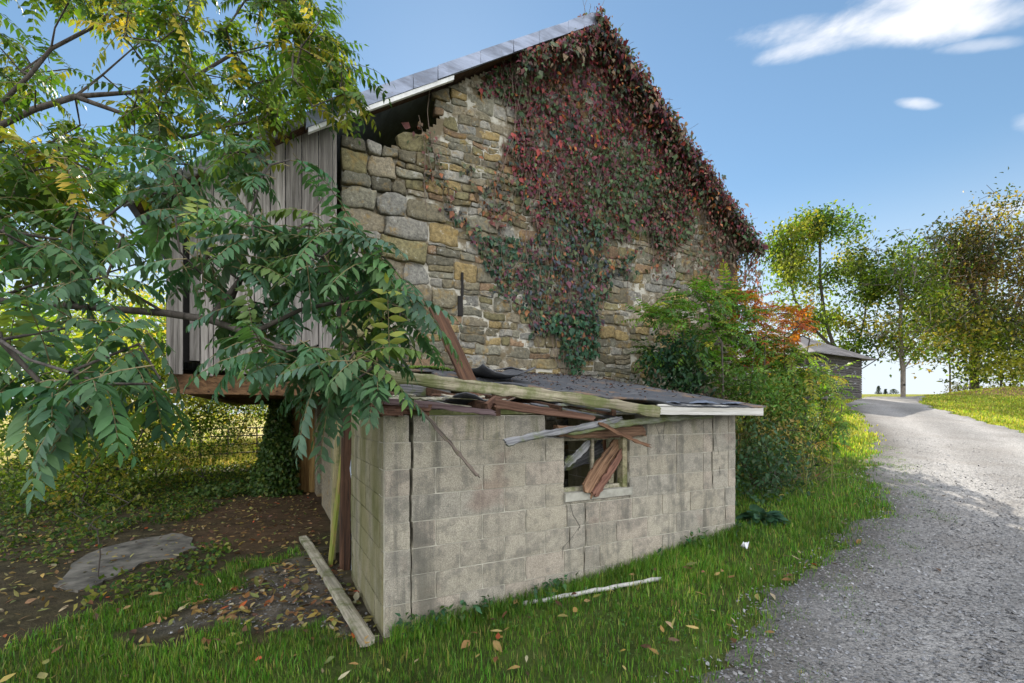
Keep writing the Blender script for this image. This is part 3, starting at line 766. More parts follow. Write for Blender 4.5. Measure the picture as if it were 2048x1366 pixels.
# roof sheets
b = MB(); T0 = .05
segs = [(RAKE[0], RAKE[1]), (RAKE[1], (2.7, 6.93)), ((2.7, 6.93), RAKE[2])]
m_ = [6.30, 9.0, 11.5, 14.0, 16.5, 18.8]
prof = [RAKE[0], RAKE[1], (1.5, 6.16), (2.9, 7.06), (4.0, 7.8), RAKE[2], (6.2, 7.47), (7.8, 6.23), RAKE[3]]
for m0, m1 in zip(m_, m_[1:]):
    for (a, za), (c, zc) in zip(prof, prof[1:]):
        b.hexa([W(a, m0, za-T0), W(c, m0, zc-T0), W(c, m1, zc-T0), W(a, m1, za-T0), W(a, m0, za), W(c, m0, zc), W(c, m1, zc), W(a, m1, za)])
b.build('roof', M_ROOFMET, barn)
# metal-faced rake board with joints, white trim under it
def strip(name, us, top, bot, m0, m1, mat, gap=.004, wob=.012):
    b = MB()
    for a, c in zip(us, us[1:]):
        a2, c2 = a+gap, c-gap; o = random.uniform(-wob, wob); o2 = random.uniform(-wob, wob)
        n = 5; tilt = random.uniform(-.012, .012)
        for k in range(n):
            p, q = a2+(c2-a2)*k/n, a2+(c2-a2)*(k+1)/n
            zp, zq = rake_z(p)+o*(1-k/n)+o2*k/n, rake_z(q)+o*(1-(k+1)/n)+o2*(k+1)/n
            b.hexa([W(p, m0-tilt, zp-bot), W(q, m0-tilt, zq-bot), W(q, m1, zq-bot), W(p, m1, zp-bot), W(p, m0, zp-top), W(q, m0, zq-top), W(q, m1, zq-top), W(p, m1, zp-top)])
    return b.build(name, mat, barn)
strip('rake_board', [.40, .82, 1.75, 2.1, 2.75, 3.3, 3.75, 4.3, 4.9], -.025, .175, 6.255, 6.297, M_ROOFMET)
strip('rake_trim', [.43, .95, 2.35], .177, .235, 6.27, 6.33, M_TRIM, .003, .006)
strip('rake_trim', [-1.37, -.85, -.2, .39], -.01, .13, 6.26, 6.298, MW_DGREY)
strip('soffit', [-1.3, .4, 2.4, 4.85], .06, .10, 6.34, 6.72, MW_BROWN)
b = MB()                                # right rake
for a, c in ((4.92, 6.5), (6.5, 8.0), (8.0, 9.15)):
    za, zc = rake_z(a), rake_z(c)
    b.hexa([W(a, 6.255, za-.19), W(c, 6.255, zc-.19), W(c, 6.297, zc-.19), W(a, 6.297, za-.19), W(a, 6.255, za+.02), W(c, 6.255, zc+.02), W(c, 6.297, zc+.02), W(a, 6.297, za+.02)])
b.build('rake_board', M_ROOFMET, barn)
# forebay boards
b = MB(); u = -1.04; k = 0
while u < .79:
    wd = random.uniform(.13, .22); e = min(u+wd, .80)
    cg_ = random.uniform(.6, 1.1); colr = np.array([1, .97, .93])*cg_
    zb = 2.17+random.uniform(-.04, .05); mo = random.uniform(-.012, .012)
    zt0, zt1 = rake_z(u)-.10, rake_z(e)-.10
    vs = []
    p = [W(u+.005, 6.52+mo, zb), W(e-.005, 6.52+mo+random.uniform(-.008, .008), zb), W(e-.005, 6.548+mo, zb), W(u+.005, 6.548+mo, zb),
         W(u+.005, 6.52+mo, zt0), W(e-.005, 6.52+mo, zt1), W(e-.005, 6.548+mo, zt1), W(u+.005, 6.548+mo, zt0)]
    if k != 1: b.hexa(p, colr)
    else: b.wbox(u+.06, e-.004, 6.52, 6.548, zb+.1, zt0, colr*.8)
    u = e; k += 1
b.build('forebay_boards', MW_GREY, barn)
b = MB(); b.wbox(-1.04, UL, 6.60, 6.64, 2.3, 4.1); b.wbox(-1.0, UL-.01, 6.601, 6.641, 4.1, 4.15); b.build('forebay_dark_backing', M_DARK, barn)  # near-black sheet behind the boards, the void's darkness put into its colour
b = MB()
m = 6.62
while m < 18.2:
    wd = random.uniform(.18, .28); b.wbox(-1.03, -1.0, m, m+wd-.008, 2.17+random.uniform(-.04, .04), 4.22, np.array([1, .97, .93])*random.uniform(.6, 1.0)); m += wd
b.build('forebay_side_boards', MW_GREY, barn)
b = MB()
b.wbox(-1.0, .84, 6.58, 6.80, 1.93, 2.16, (.9, .85, .8), 0, .008); b.wbox(-.98, -.75, 6.81, BACK-.5, 1.95, 2.15, (.8, .8, .8))
for mm in np.arange(7.6, 18, 1.0): b.wbox(-.74, UL-.01, mm, mm+.16, 1.98, 2.15, (.8, .75, .7))
b.build('forebay_beam', MW_BARNBEAM, barn)
# plank door standing open under the forebay, and its post
e = PY(602, 985, 9.9); g0 = float(G(e.x, e.y))
dr = empty('stable_door', (e.x, e.y, g0), 'ochre plank door standing open under the forebay beside the ivy', 'door')
b = MB()
for k in range(4):
    x0 = -.36+k*.185; b.hexa([(e.x+x0, e.y-.05, g0+.02), (e.x+x0+.178, e.y-.05+.04*(k == 3), g0-.02*k), (e.x+x0+.178, e.y+.02, g0), (e.x+x0, e.y+.02, g0),
        (e.x+x0, e.y-.05, g0+1.98), (e.x+x0+.178, e.y-.05+.04*(k == 3), g0+1.98), (e.x+x0+.178, e.y+.02, g0+1.98), (e.x+x0, e.y+.02, g0+1.98)], (1, 1, 1) if k != 2 else (.7, .65, .6))
lf_ = b.build('plank_leaf', MW_GOLD, dr)
b = MB(); b.hexa([(e.x-.42, e.y-.14, g0-.05), (e.x-.20, e.y-.14, g0-.05), (e.x-.20, e.y-.055, g0), (e.x-.42, e.y-.055, g0), (e.x-.52, e.y-.14, g0+1.99), (e.x-.34, e.y-.14, g0+1.99), (e.x-.34, e.y-.055, g0+1.99), (e.x-.52, e.y-.055, g0+1.99)], (1.1, 1.05, .9))
b.build('edge_board', MW_OLIVE, dr)
b = MB(); b.hexa([(e.x-.02, e.y-.085, g0+1.22), (e.x+.10, e.y-.085, g0+1.2), (e.x+.10, e.y-.053, g0+1.2), (e.x-.02, e.y-.053, g0+1.22), (e.x, e.y-.085, g0+1.5), (e.x+.07, e.y-.085, g0+1.47), (e.x+.07, e.y-.053, g0+1.47), (e.x, e.y-.053, g0+1.5)])
b.build('latch_plate', M_IRON, lf_)

# ---------------------------------------------------------------- creeper on the gable
cr = empty('creeper', W(5, BM-.05, 1.9), 'autumn creeper in dark green, purple and red spread over the barn gable', 'creeper')
def pz(l): return [UZ(*p, BM-.1) for p in l]
CZ = [  # polygon, density, colour set
 (pz([(1186, 26), (1130, 62), (1010, 120), (935, 158), (955, 190), (1000, 182), (1030, 225), (1045, 290), (1085, 330), (1085, 400), (1130, 420), (1200, 470), (1290, 470), (1360, 500), (1400, 380), (1330, 240), (1260, 120), (1215, 40)]), 1.0, 0),
 (pz([(1400, 330), (1440, 400), (1515, 500), (1530, 620), (1450, 580), (1340, 540), (1280, 470), (1330, 330)]), .55, 2),
 (pz([(870, 410), (900, 425), (985, 480), (1050, 470), (1085, 390), (1130, 410), (1200, 440), (1215, 560), (1195, 680), (1150, 735), (1120, 690), (1080, 665), (1060, 620), (985, 575), (1000, 540), (930, 480)]), .92, 1),
 (pz([(1085, 640), (1200, 600), (1195, 700), (1160, 760), (1140, 770), (1120, 720)]), .8, 3),
 (pz([(800, 232), (880, 250), (900, 330), (920, 420), (890, 430), (860, 330)]), .46, 2),
 (pz([(950, 300), (1010, 320), (1050, 400), (1010, 470), (960, 430), (930, 350)]), .48, 2),
 (pz([(1020, 190), (1090, 320), (1110, 430), (1060, 440), (1030, 330)]), .75, 0),
 (pz([(830, 330), (870, 320), (905, 420), (860, 420)]), .40, 2),
 (pz([(1230, 520), (1270, 510), (1275, 560), (1235, 565)]), .6, 1),
 (pz([(1200, 480), (1330, 500), (1420, 570), (1300, 560), (1215, 540)]), .34, 2)]
SETS = [
 ([(.03, .06, .022), (.05, .08, .03), (.085, .022, .036), (.12, .025, .034), (.22, .04, .035), (.30, .11, .03), (.085, .045, .028), (.025, .045, .035)], [4.5, 4.5, 3, 2.2, 1.1, .5, 2.2, 2.2]),
 ([(.025, .06, .03), (.035, .075, .045), (.07, .09, .04), (.10, .035, .05), (.20, .09, .04), (.04, .05, .06)], [4, 3.5, 2, 1.6, .9, 2]),
 ([(.10, .07, .05), (.13, .05, .045), (.06, .075, .04), (.22, .08, .035), (.15, .11, .07), (.05, .05, .045)], [3, 2, 2.5, 1, 2, 2]),
 ([(.02, .06, .025), (.03, .085, .045), (.05, .10, .035)], [3, 3, 1])]
us_ = []; zs_ = []; sets = []
for poly, dens, cs_ in CZ:
    A = np.array(poly); lo, hi = A.min(0)-.2, A.max(0)+.2; n = int((hi-lo).prod()*640)
    u = rng.uniform(lo[0], hi[0], n); z = rng.uniform(lo[1], hi[1], n)
    wu = (fbm(u, z, 2.0, 51)-.5)*.5; wz = (fbm(u, z, 2.0, 52)-.5)*.5
    patchy = sm(.62-.5*dens, .78-.5*dens, fbm(u, z*.8, 1.9, 53+cs_))
    k = inpoly(u+wu, z+wz, poly) & (rng.random(n) < min(1, dens*1.3)*((.3 if dens > .5 else .04)+(.7 if dens > .5 else .96)*patchy))
    us_.append(u[k]); zs_.append(z[k]); sets.append(np.full(k.sum(), cs_))
# over and round the rakes
n = 4200; u = np.concatenate([rng.uniform(4.2, 9.25, n), rng.uniform(3.4, 4.9, 500)]); rz_ = np.array([rake_z(q) for q in u])
z = rz_+np.where(u > 4.85, rng.normal(size=len(u))*.10*(0.5+fbm(u, u*0, 1.4, 3))-.06, -.22-np.abs(rng.normal(size=len(u)))*.16)
u1 = u; z1 = z
U = np.concatenate(us_); Z = np.concatenate(zs_); S_ = np.concatenate(sets)
bulge = .05+.16*fbm(U, Z, 1.3, 60)*sm(3.2, 5.0, U)+.12*sm(7.0, 9.0, U)*fbm(U, Z, 1.7, 61)
Mm = BM-.03-rng.random(len(U))*bulge
U = np.concatenate([U, u1]); Z = np.concatenate([Z, z1]); S_ = np.concatenate([S_, np.where(rng.random(len(u1)) < .6, 0, 2)])
u2 = rng.uniform(4.7, 9.0, 2600); z2 = np.array([rake_z(q) for q in u2])-.10-np.abs(rng.normal(size=2600))*.2
U = np.concatenate([U, u2]); Z = np.concatenate([Z, z2]); S_ = np.concatenate([S_, np.where(rng.random(2600) < .5, 0, 2)])
Mm = np.concatenate([Mm, 6.25-np.abs(rng.normal(size=len(u1)))*.05+.10*(rng.random(len(u1)) < .3), rng.uniform(6.28, 6.56, 2600)])
n = len(U); p = np.stack([CA*U-SA*Mm, SA*U+CA*Mm, Z], 1)
col = np.zeros((n, 3))
hue = fbm(U, Z, 1.1, 71)
for k_ in range(4):
    q = S_ == k_
    cols, wts = SETS[k_]; cols = np.array(cols); wts = np.array(wts, float); nc = len(cols)
    r = (rng.random(q.sum())*.55+.45*sm(.25, .75, hue[q]))      # neighbours share a tint
    cum = np.cumsum(wts)/wts.sum(); ix = np.minimum(np.searchsorted(cum, r), nc-1)
    mixr = rng.random(q.sum()) < .3; ix[mixr] = rng.choice(nc, mixr.sum(), p=wts/wts.sum())
    col[q] = cols[ix]*rng.uniform(.95, 1.6, (q.sum(), 1))*(.7+.65*fbm(U[q], Z[q], 2.6, 73))[:, None]
nout = np.array([SA, -CA, 0])
d = np.array([0, 0, -1.0])+rng.normal(size=(n, 3))*.55+nout*.25
N = nout+np.array([0, 0, .45])+rng.normal(size=(n, 3))*.4
L = rng.uniform(.04, .105, n)+.05*(rng.random(n) < .15)
fp = [leaves(p, d, N, L, L*rng.uniform(.5, .75, n), col, SH_MD, .2, .15)]
b = MB()
for i in range(520):                    # bare stems, mostly upright, and thin hanging ends
    j = random.randrange(n); u, z = U[j], Z[j]; up_ = random.random() < .75
    pts_ = []; au = random.uniform(-.5, .5); L_ = random.uniform(.4, 1.5)
    for k in range(7):
        f = k/6; uu = u+au*f*L_*.5+math.sin(f*5+i)*.05; zz = z+(f-.4)*L_
        zz = min(zz, rake_z(uu)+.05); pts_.append(W(uu, BM-.045-random.uniform(0, .05)-.15*float(sm(7, 9, uu))*random.random(), zz))
    b.tube(pts_, random.uniform(.003, .008), 4, (1, 1, 1), False)
for i in range(70):                    # wiry tips standing off the ridge edge
    u = random.uniform(4.6, 9.1); z = rake_z(u); q = W(u, 6.25, z)
    pts_ = [q]; dv = Vector((random.uniform(-.5, .8), random.uniform(-.4, .1), random.uniform(-.1, .9)))
    for k in range(4): pts_.append(pts_[-1]+dv*random.uniform(.03, .09)); dv += Vector((random.uniform(-.4, .4), random.uniform(-.4, .4), random.uniform(-.5, .3)))
    b.tube(pts_, .003, 3, (1, 1, 1), False)
b.build('stems', M_VINE, cr, True)
foliage('leaves', fp, M_LEAFIVY, cr)
# ================================================================== the block shed
SM = 3.497; SU0, SU1 = .756, 4.68
shed = empty('block_shed', W(SU0, SM, 0), 'low derelict concrete block shed with collapsed felt roof and broken window', 'shed')
ZT = 1.68; CH = .203
BCOL = [(.42, .385, .315), (.40, .37, .31), (.44, .405, .33), (.38, .355, .30), (.41, .375, .30), (.43, .38, .315)]
def blockwall(b, origin, along, out, length, ztop, zbot, cuts, hole, thick=.19, start=0.0, half=False, colmul=1.0, tops=None):
    """block courses; cuts: per course list of (pos, gap); hole (a0,a1,z0,z1)"""
    along = Vector(along); out = Vector(out)
    def Q(a, dd, z): return origin+along*a+out*dd+Vector((0, 0, z))
    def blk(a0, a1, z0, z1, gl, gr):
        dz = random.uniform(-.0015, .0015); pr = .0085+random.uniform(-.0015, .003); ti = random.uniform(-.002, .002); bv = .0035
        a0 += gl; a1 -= gr; z0 += .0042; z1 -= .0042
        if a1-a0 < .02: return
        c = np.array(random.choice(BCOL))*np.array([1.05, 1.02, .97])*random.uniform(.93, 1.06)*colmul
        nA = max(2, int((a1-a0)/.05)); nZ = 4; vs = []; fs = []
        for k in range(nZ+1):
            for i in range(nA+1):
                a = a0+(a1-a0)*i/nA; z = z0+(z1-z0)*k/nZ; e = 0
                edge = i in (0, nA) or k in (0, nZ); cor = i in (0, nA) and k in (0, nZ)
                chip = max(0, mnoise.noise(Vector((a*13, z*13, a0*3)))-.3)*.006 if edge else 0
                vs.append(Q(a+(.003*(1 if i == 0 else -1) if cor else 0), pr+ti*(2*i/nA-1)-(bv if edge else 0)-chip+.0012*random.random(), z+dz))
        n1 = nA+1
        for k in range(nZ):
            for i in range(nA): fs.append((k*n1+i, k*n1+i+1, (k+1)*n1+i+1, (k+1)*n1+i))
        loop = [i for i in range(n1)]+[k*n1+nA for k in range(1, nZ+1)]+[nZ*n1+i for i in range(nA-1, -1, -1)]+[k*n1 for k in range(nZ-1, 0, -1)]
        bs = len(vs)
        for i in loop:
            v = vs[i]; vs.append(v-out*(out.dot(v-origin)+thick))
        m = len(loop)
        for i in range(m): fs.append((loop[(i+1) % m], loop[i], bs+i, bs+(i+1) % m))
        fs.append(tuple(range(bs, bs+m))[::-1])
        b.add(vs, fs, c, 0)
    def mort(a0, a1, z0, z1):
        if a1-a0 < .004: return
        vs = []; fs = []; nA = max(1, int((a1-a0)/.04))
        p = [Q(a0, -.001, z0), Q(a1, -.001, z0), Q(a1, -thick+.01, z0), Q(a0, -thick+.01, z0), Q(a0, -.001, z1), Q(a1, -.001, z1), Q(a1, -thick+.01, z1), Q(a0, -thick+.01, z1)]
        b.hexa(p, (.40, .375, .32), 1)
    k = 0; z1 = ztop
    while z1 > zbot:
        z0 = z1-CH; off = (.2 if k % 2 else 0)+start; ed = [0.0]; a = off if off > .05 else .4
        while a < length-.07:
            ed.append(a); a += .4 if random.random() > .05 else .2
        ed.append(length)
        cl = cuts(k) if cuts else []
        for (c, g) in cl: ed = [x for x in ed if abs(x-c) > .09 or x in (0.0, length)]+[c]
        if hole and z0 < hole[3]-.01 and z1 > hole[2]+.01:
            ed = [x for x in ed if not (hole[0]-.06 < x < hole[1]+.06)]+[hole[0], hole[1]]
        ed = sorted(set(ed)); cg = dict(cl)
        for x0, x1 in zip(ed, ed[1:]):
            mid = (x0+x1)/2; inh = hole and hole[0]-.001 < mid < hole[1]+.001
            if tops and not tops(mid, k): continue
            gl = cg.get(x0, 0)/2+.004; gr = cg.get(x1, 0)/2+.004; y0, y1 = z0, z1
            if inh:
                if z0 >= hole[2]-.001 and z1 <= hole[3]+.001: continue
                if z0 < hole[2] < z1: y1 = hole[2]
                elif z0 < hole[3] < z1: y0 = hole[3]
            blk(x0, x1, y0, y1, gl, gr)
            mort(x0+(gl if x0 in cg or (hole and abs(x0-hole[1]) < .001) else .0), x1-(gr if x1 in cg or (hole and abs(x1-hole[0]) < .001) else .0), y0, y1)
        z1 = z0; k += 1
HOLE = (2.356-SU0, 3.117-SU0, .90, 1.474)
CRK1 = [(.205, .028), (.212, .014), (.203, .016), (.199, .013), (.207, .018), (.205, .005), (.204, .003), (.206, .004), (.204, .002), (.2, .002)]
def cuts_front(k):
    o = [CRK1[min(k, 9)]]
    if k < 4: o.append((3.545+.012*math.sin(k*2.1), .015))
    elif k < 9: o.append((3.745+.006*k % .02, .010))
    if 4 <= k: o.append((1.83+.012*math.sin(k*1.7), .008))
    if k in (4, 5): o.append((1.63+.03*(k-4), .004))
    return o
def tops_front(a, k): return not (k == 0 and HOLE[0]-.16 < a < HOLE[1]+.17)
b = MB(); blockwall(b, W(SU0, SM, 0), DV, NV, SU1-SU0, ZT, -.25, cuts_front, HOLE, start=.0, tops=tops_front)
b.build('front_wall', [M_BLOCK, M_BMORT], shed)
ND = Vector((-SA, CA, 0)); b = MB()      # left side: the front stretch, then the stub near the barn
blockwall(b, W(SU0, SM+.012, 0)+ND*1.5, -ND, -DV, 1.5, ZT, -.3, None, None, start=.2)
b.build('side_wall', [M_BLOCKALG, M_BLOCKALG], shed); b = MB()
blockwall(b, W(SU0-.03, SM, 0)+ND*3.05, -ND, -DV, .55, ZT-.02, -.3, None, None, start=.2)
b.build('side_wall', [M_BLOCKALG, M_BLOCKALG], shed); b = MB()
blockwall(b, W(SU1, SM+.195, 0), ND, DV, 2.85, ZT, 0.1, None, None, start=.2)
b.build('side_wall', [M_BLOCKALG, M_BMORT], shed)
b = MB()                                 # cracks running through blocks (thin dark fissures standing in the joints)
for poly in ([(1140, 1006), (1146, 1030), (1160, 1052), (1156, 1062)], [(1160, 1052), (1140, 1080), (1126, 1095), (1124, 1120)], [(1308, 842), (1318, 868), (1319, 905)], [(1330, 842), (1326, 870), (1328, 884)], [(1430, 870), (1437, 905), (1440, 950)]):
    pts_ = [P(x, y, SM-.009) for x, y in poly]
    b = MB(); b.tube(pts_, [random.uniform(.0012, .0028) for _ in pts_], 4, (1, 1, 1), False); b.build('fissure', M_DARK, shed)
b = MB()                                 # plate along the wall head at the left
b.wbox(SU0-.02, .95, SM+.0, SM+.17, ZT+.004, ZT+.075, (1, 1, 1), 0, .012); b.wbox(.96, 2.2, SM+.02, SM+.15, ZT+.004, ZT+.05, (.8, .85, .7), 0, .008)
b.build('wall_plate', MW_MOSS, shed)
b = MB()                                 # broken front edge of the plate, rotten wood
for i in range(18):
    u = random.uniform(SU0-.1, 1.05); c = W(u, SM+random.uniform(-.06, .05), ZT+random.uniform(.0, .08)); s = random.uniform(.02, .06)
    b.hexa([c+Vector((random.uniform(.5, 1)*x*s*1.8, random.uniform(.5, 1)*y*s, random.uniform(.4, 1)*z*s*.5)) for z in (-1, 1) for x, y in ((-1, -1), (1, -1), (1, 1), (-1, 1))])
b.build('rotten_wood', MW_RUST, shed)
# window
wn = MB(); h0, h1, hz0, hz1 = SU0+HOLE[0], SU0+HOLE[1], HOLE[2], HOLE[3]
wn.wbox(h0-.0, h1+.02, SM-.03, SM+.15, hz0+.002, hz0+.075, (1, 1, 1), 0, .004); sil = wn
wn = MB(); zs0 = hz0+.077
wn.wbox(h1-.06, h1-.003, SM+.02, SM+.10, zs0, hz1, (.9, .85, .7)); wn.wbox(h0+.003, h0+.03, SM+.05, SM+.12, zs0, hz1, (.8, .8, .75))
wn.wbox(h0+.031, h1-.061, SM+.05, SM+.10, zs0, zs0+.035, (.9, .9, .85)); wn.wbox(h0+.031, h1-.061, SM+.05, SM+.10, hz1-.03, hz1-.002, (.8, .8, .75))
mu = MB(); mu.wbox(h0+.355, h0+.385, SM+.06, SM+.09, zs0+.037, hz1-.032, (.75, .72, .68)); wn.wbox(h1-.15, h1-.09, SM+.12, SM+.16, zs0, hz1, (.95, .95, .85))
wf = wn.build('window_frame', MW_PALE, shed); mu.build('mullion', MW_PALE, wf); sil.build('window_sill', M_SILL, wf)
# lintel over the opening, rotted
plank('lintel', W(h0-.10, SM-.012, hz1+.055), W(h1+.20, SM-.012, hz1+.045), .10, .09, NV, MW_ORANGE, jag=(.05, .12), warp=.012, parent=shed, col=(.8, .8, .85))
plank('lintel', W(h0+.34, SM-.03, hz1+.125), W(h1+.19, SM-.03, hz1+.075), .07, .05, NV, MW_RUST, jag=(.12, .08), warp=.015, parent=shed)
# doorway posts and boards on the left side
def sidep(s, du, z): return W(SU0+du, SM, 0)+ND*s+Vector((0, 0, z))
gz = lambda v: float(G(v.x, v.y))
plank('door_post', sidep(1.80, -.03, -.08), sidep(1.80, .0, 1.70), .09, .11, -DV, MW_BROWN, parent=shed, warp=.004)
plank('side_board', sidep(2.05, -.16, -.06), sidep(1.93, -.02, 1.30), .20, .035, -DV, m_wood('mossy_board', (.16, .11, .03), (.40, .30, .11), moss=.7, mosscol=(.17, .22, .03)), parent=shed, jag=(.02, .06))
plank('side_board', sidep(2.34, -.10, -.04), sidep(2.28, -.03, 1.62), .24, .05, -DV, MW_PALE, parent=shed, jag=(.02, .04), col=(.8, .75, .5))
b = MB()
nz = 12; vv = []; ff = []
for i in range(9):
    for k in range(nz+1):
        s = 1.52+.3*i/8; z = .02+1.63*k/nz
        vv.append(sidep(s, .05+.035*math.sin(i*2.2+k*.5)+.02*random.random(), z))
for i in range(8):
    for k in range(nz): ff.append((i*(nz+1)+k, (i+1)*(nz+1)+k, (i+1)*(nz+1)+k+1, i*(nz+1)+k+1))
b.add(vv, ff); pl_ = b.build('plastic_sheet', M_PLASTIC, shed, True)
sd = pl_.modifiers.new('thick', 'SOLIDIFY'); sd.thickness = .003
# floor and jumble inside
b = MB(); b.wbox(SU0+.2, SU1-.2, SM+.2, 6.5, .05, .12, (.6, .6, .6)); b.build('floor', M_GROUND, shed)
# roof deck: felt over boards, torn away on the left
EZ = 1.775; SL = .172
def rz(m): return EZ+(m-3.23)*SL
def deck_edge(m):                       # left limit of what is left of the roof
    f = (m-3.23)/3.3; return 3.28-1.75*f**.55+.10*math.sin(m*9)+.05*math.sin(m*23)
nm, nu = 26, 40; vv = []; ff = []
for i in range(nm+1):
    m = 3.20+3.36*i/nm; ue = deck_edge(max(3.23, m))
    for k in range(nu+1):
        f = k/nu; u = ue+(4.79-ue)*f
        lift = .055*math.exp(-f*f*60)*(.4+.6*math.sin(m*5+1)**2)-.06*sm(1.2, 3.0, 4.2-u)*math.sin((m-3.2)/3.36*PI)
        vv.append(W(u, m, rz(m)+lift+.012*(mnoise.noise(Vector((u*4, m*4, 0))))+.006*random.random()))
for i in range(nm):
    for k in range(nu): a = i*(nu+1)+k; ff.append((a, a+1, a+nu+2, a+nu+1))
b = MB(); b.add(vv, ff); dk = b.build('roof', M_TAR, shed, True)
sd = dk.modifiers.new('thick', 'SOLIDIFY'); sd.thickness = .018; sd.offset = -1
b = MB()
for m in np.arange(3.30, 6.3, .22): b.wbox(max(deck_edge(m)+.05, 2.2), 4.76, m, m+.20, rz(m)-.045, rz(m)-.022, (.8, .8, .8), 0, .004)
b.build('roof_boards', MW_DGREY, shed)
b = MB()
for i, u in enumerate(np.arange(1.05, 4.9, .6)):
    sag = .14 if u < 2.9 else 0
    p0, p1 = W(u, SM-.10, rz(3.4)-.10-sag*.2), W(u, 6.52, rz(6.5)-.13-sag)
    w_ = DV*.022
    b.hexa([p0-w_, p0+w_, p1+w_, p1-w_]+[q+Vector((0, 0, .085)) for q in (p0-w_, p0+w_, p1+w_, p1-w_)])
b.build('rafters', MW_BROWN, shed)
# fascia pieces
fas = plank('fascia', W(3.21, 3.215, EZ-.038), W(4.75, 3.215, EZ-.055), .098, .022, NV, m_wood('painted_fascia', (.34, .32, .27), (.62, .60, .55), scale=.5), parent=shed, warp=.002, seg=20)
b = MB()
for (x, y) in ((1338, 818), (1413, 818), (1474, 819), (1516, 818)): 
    c = P(x, y, 3.203); b = MB(); b.tube([c+NV*.004, c-NV*.004], .006, 8); b.build('nail_head', M_IRON, fas)
b = MB()                                # flashing curled over the eave
for (u0, u1, hh) in ((3.72, 4.05, .03), (4.2, 4.5, .018), (3.3, 3.6, .012)):
    vv = []; ff = []
    for i in range(9):
        for k in range(5):
            u = u0+(u1-u0)*i/8; t_ = k/4; vv.append(W(u, 3.19+.16*t_, EZ+.02+hh*math.sin(t_*PI)*math.sin(i/8*PI)+.01*random.random()))
    for i in range(8):
        for k in range(4): a = i*5+k; ff.append((a, a+5, a+6, a+1))
    b.add(vv, ff)
b.build('flashing', M_ROOFMET, shed, True)

# ---------------------------------------------------------------- loose timbers
def fp_(px, py, m): return P(px, py, m)
plank('rafter', fp_(768, 748, 3.30), fp_(1316, 823, 3.20), .088, .06, NV, MW_MOSS, 'long mossy grey rafter slanting across the whole front edge of the shed roof', 'timber', jag=(.03, .02), warp=.010, seg=30, taper=1.08)
plank('beam', fp_(958, 812, 4.25), fp_(872, 616, 5.2), .165, .05, NV, MW_BROWN, 'dark brown beam sticking up out of the shed roof against the stone wall', 'timber', jag=(.06, .02), warp=.004, seg=18)
plank('lath', fp_(783, 762, 3.33), fp_(962, 955, 3.40), .026, .018, NV, MW_DGREY, 'thin splintered lath hanging diagonally down the front of the block wall', 'timber', jag=(.02, .05), warp=.010, seg=26, col=(.75, .6, .5))
plank('board', fp_(1010, 889, 3.30), fp_(1245, 834, 3.40), .062, .02, NV+UP*.9, MW_DGREY, 'grey splintered board jutting left above the window', 'timber', jag=(.02, .20), warp=.010, seg=22)
plank('board', fp_(1130, 860, 3.37), fp_(1430, 828, 3.33), .075, .02, NV+UP*.7, m_wood('green_board', (.10, .10, .07), (.30, .31, .24), moss=.6), 'greenish warped board lying under the grey one above the window', 'timber', jag=(.12, .2), warp=.012, seg=24)
plank('lath', fp_(1195, 848, 3.35), fp_(1304, 893, 3.31), .035, .018, NV, MW_ORANGE, 'short broken orange brown lath lying across the lintel', 'timber', jag=(.04, .06), warp=.008, col=(.75, .7, .7))
plank('board', fp_(1243, 876, 3.62), fp_(1172, 988, 3.45), .155, .025, NV, MW_ORANGE, 'splintered orange brown board leaning inside the broken window', 'timber', jag=(.05, .10), warp=.012, seg=20)
plank('board', fp_(1262, 880, 3.60), fp_(1188, 990, 3.425), .07, .02, NV, MW_RUST, 'reddish torn board in front of the orange one in the window', 'timber', jag=(.05, .14), warp=.014, seg=20, col=(1.2, 1.1, 1.1))
plank('board', fp_(1216, 990, 3.9), fp_(1216, 880, 3.9), .13, .03, NV, MW_ORANGE, 'upright brown board standing inside the window behind the leaning ones', 'timber', col=(.6, .5, .45))
plank('board', fp_(1182, 878, 3.58), fp_(1128, 935, 3.60), .075, .02, NV, MW_DGREY, 'pale grey broken board in the upper left corner of the window', 'timber', jag=(.03, .14), warp=.01, col=(1.2, 1.2, 1.2))
plank('plank', fp_(985, 806, 3.42), fp_(1190, 838, 3.40), .075, .03, NV+UP*.2, MW_RUST, 'reddish brown plank slid down on the wall head left of the window', 'timber', jag=(.03, .03), warp=.004, taper=.7)
plank('plank', fp_(972, 815, 3.44), fp_(1002, 789, 3.52), .06, .03, NV, MW_RUST, 'short reddish brown offcut tilted beside the foot of the leaning beam', 'timber', jag=(.02, .02))
plank('rail', fp_(764, 802, 3.40), fp_(992, 824, 3.38), .045, .035, NV, m_wood('purplish_rail', (.06, .035, .035), (.17, .12, .12)), 'narrow purplish brown rail lying along the wall head at the left corner', 'timber', jag=(.02, .06), warp=.006)
plank('plank', fp_(800, 776, 5.3), fp_(900, 782, 5.3), .15, .03, NV, MW_DGREY, 'wide grey plank lying flat inside the collapsed roof', 'timber', col=(.8, .8, .8))
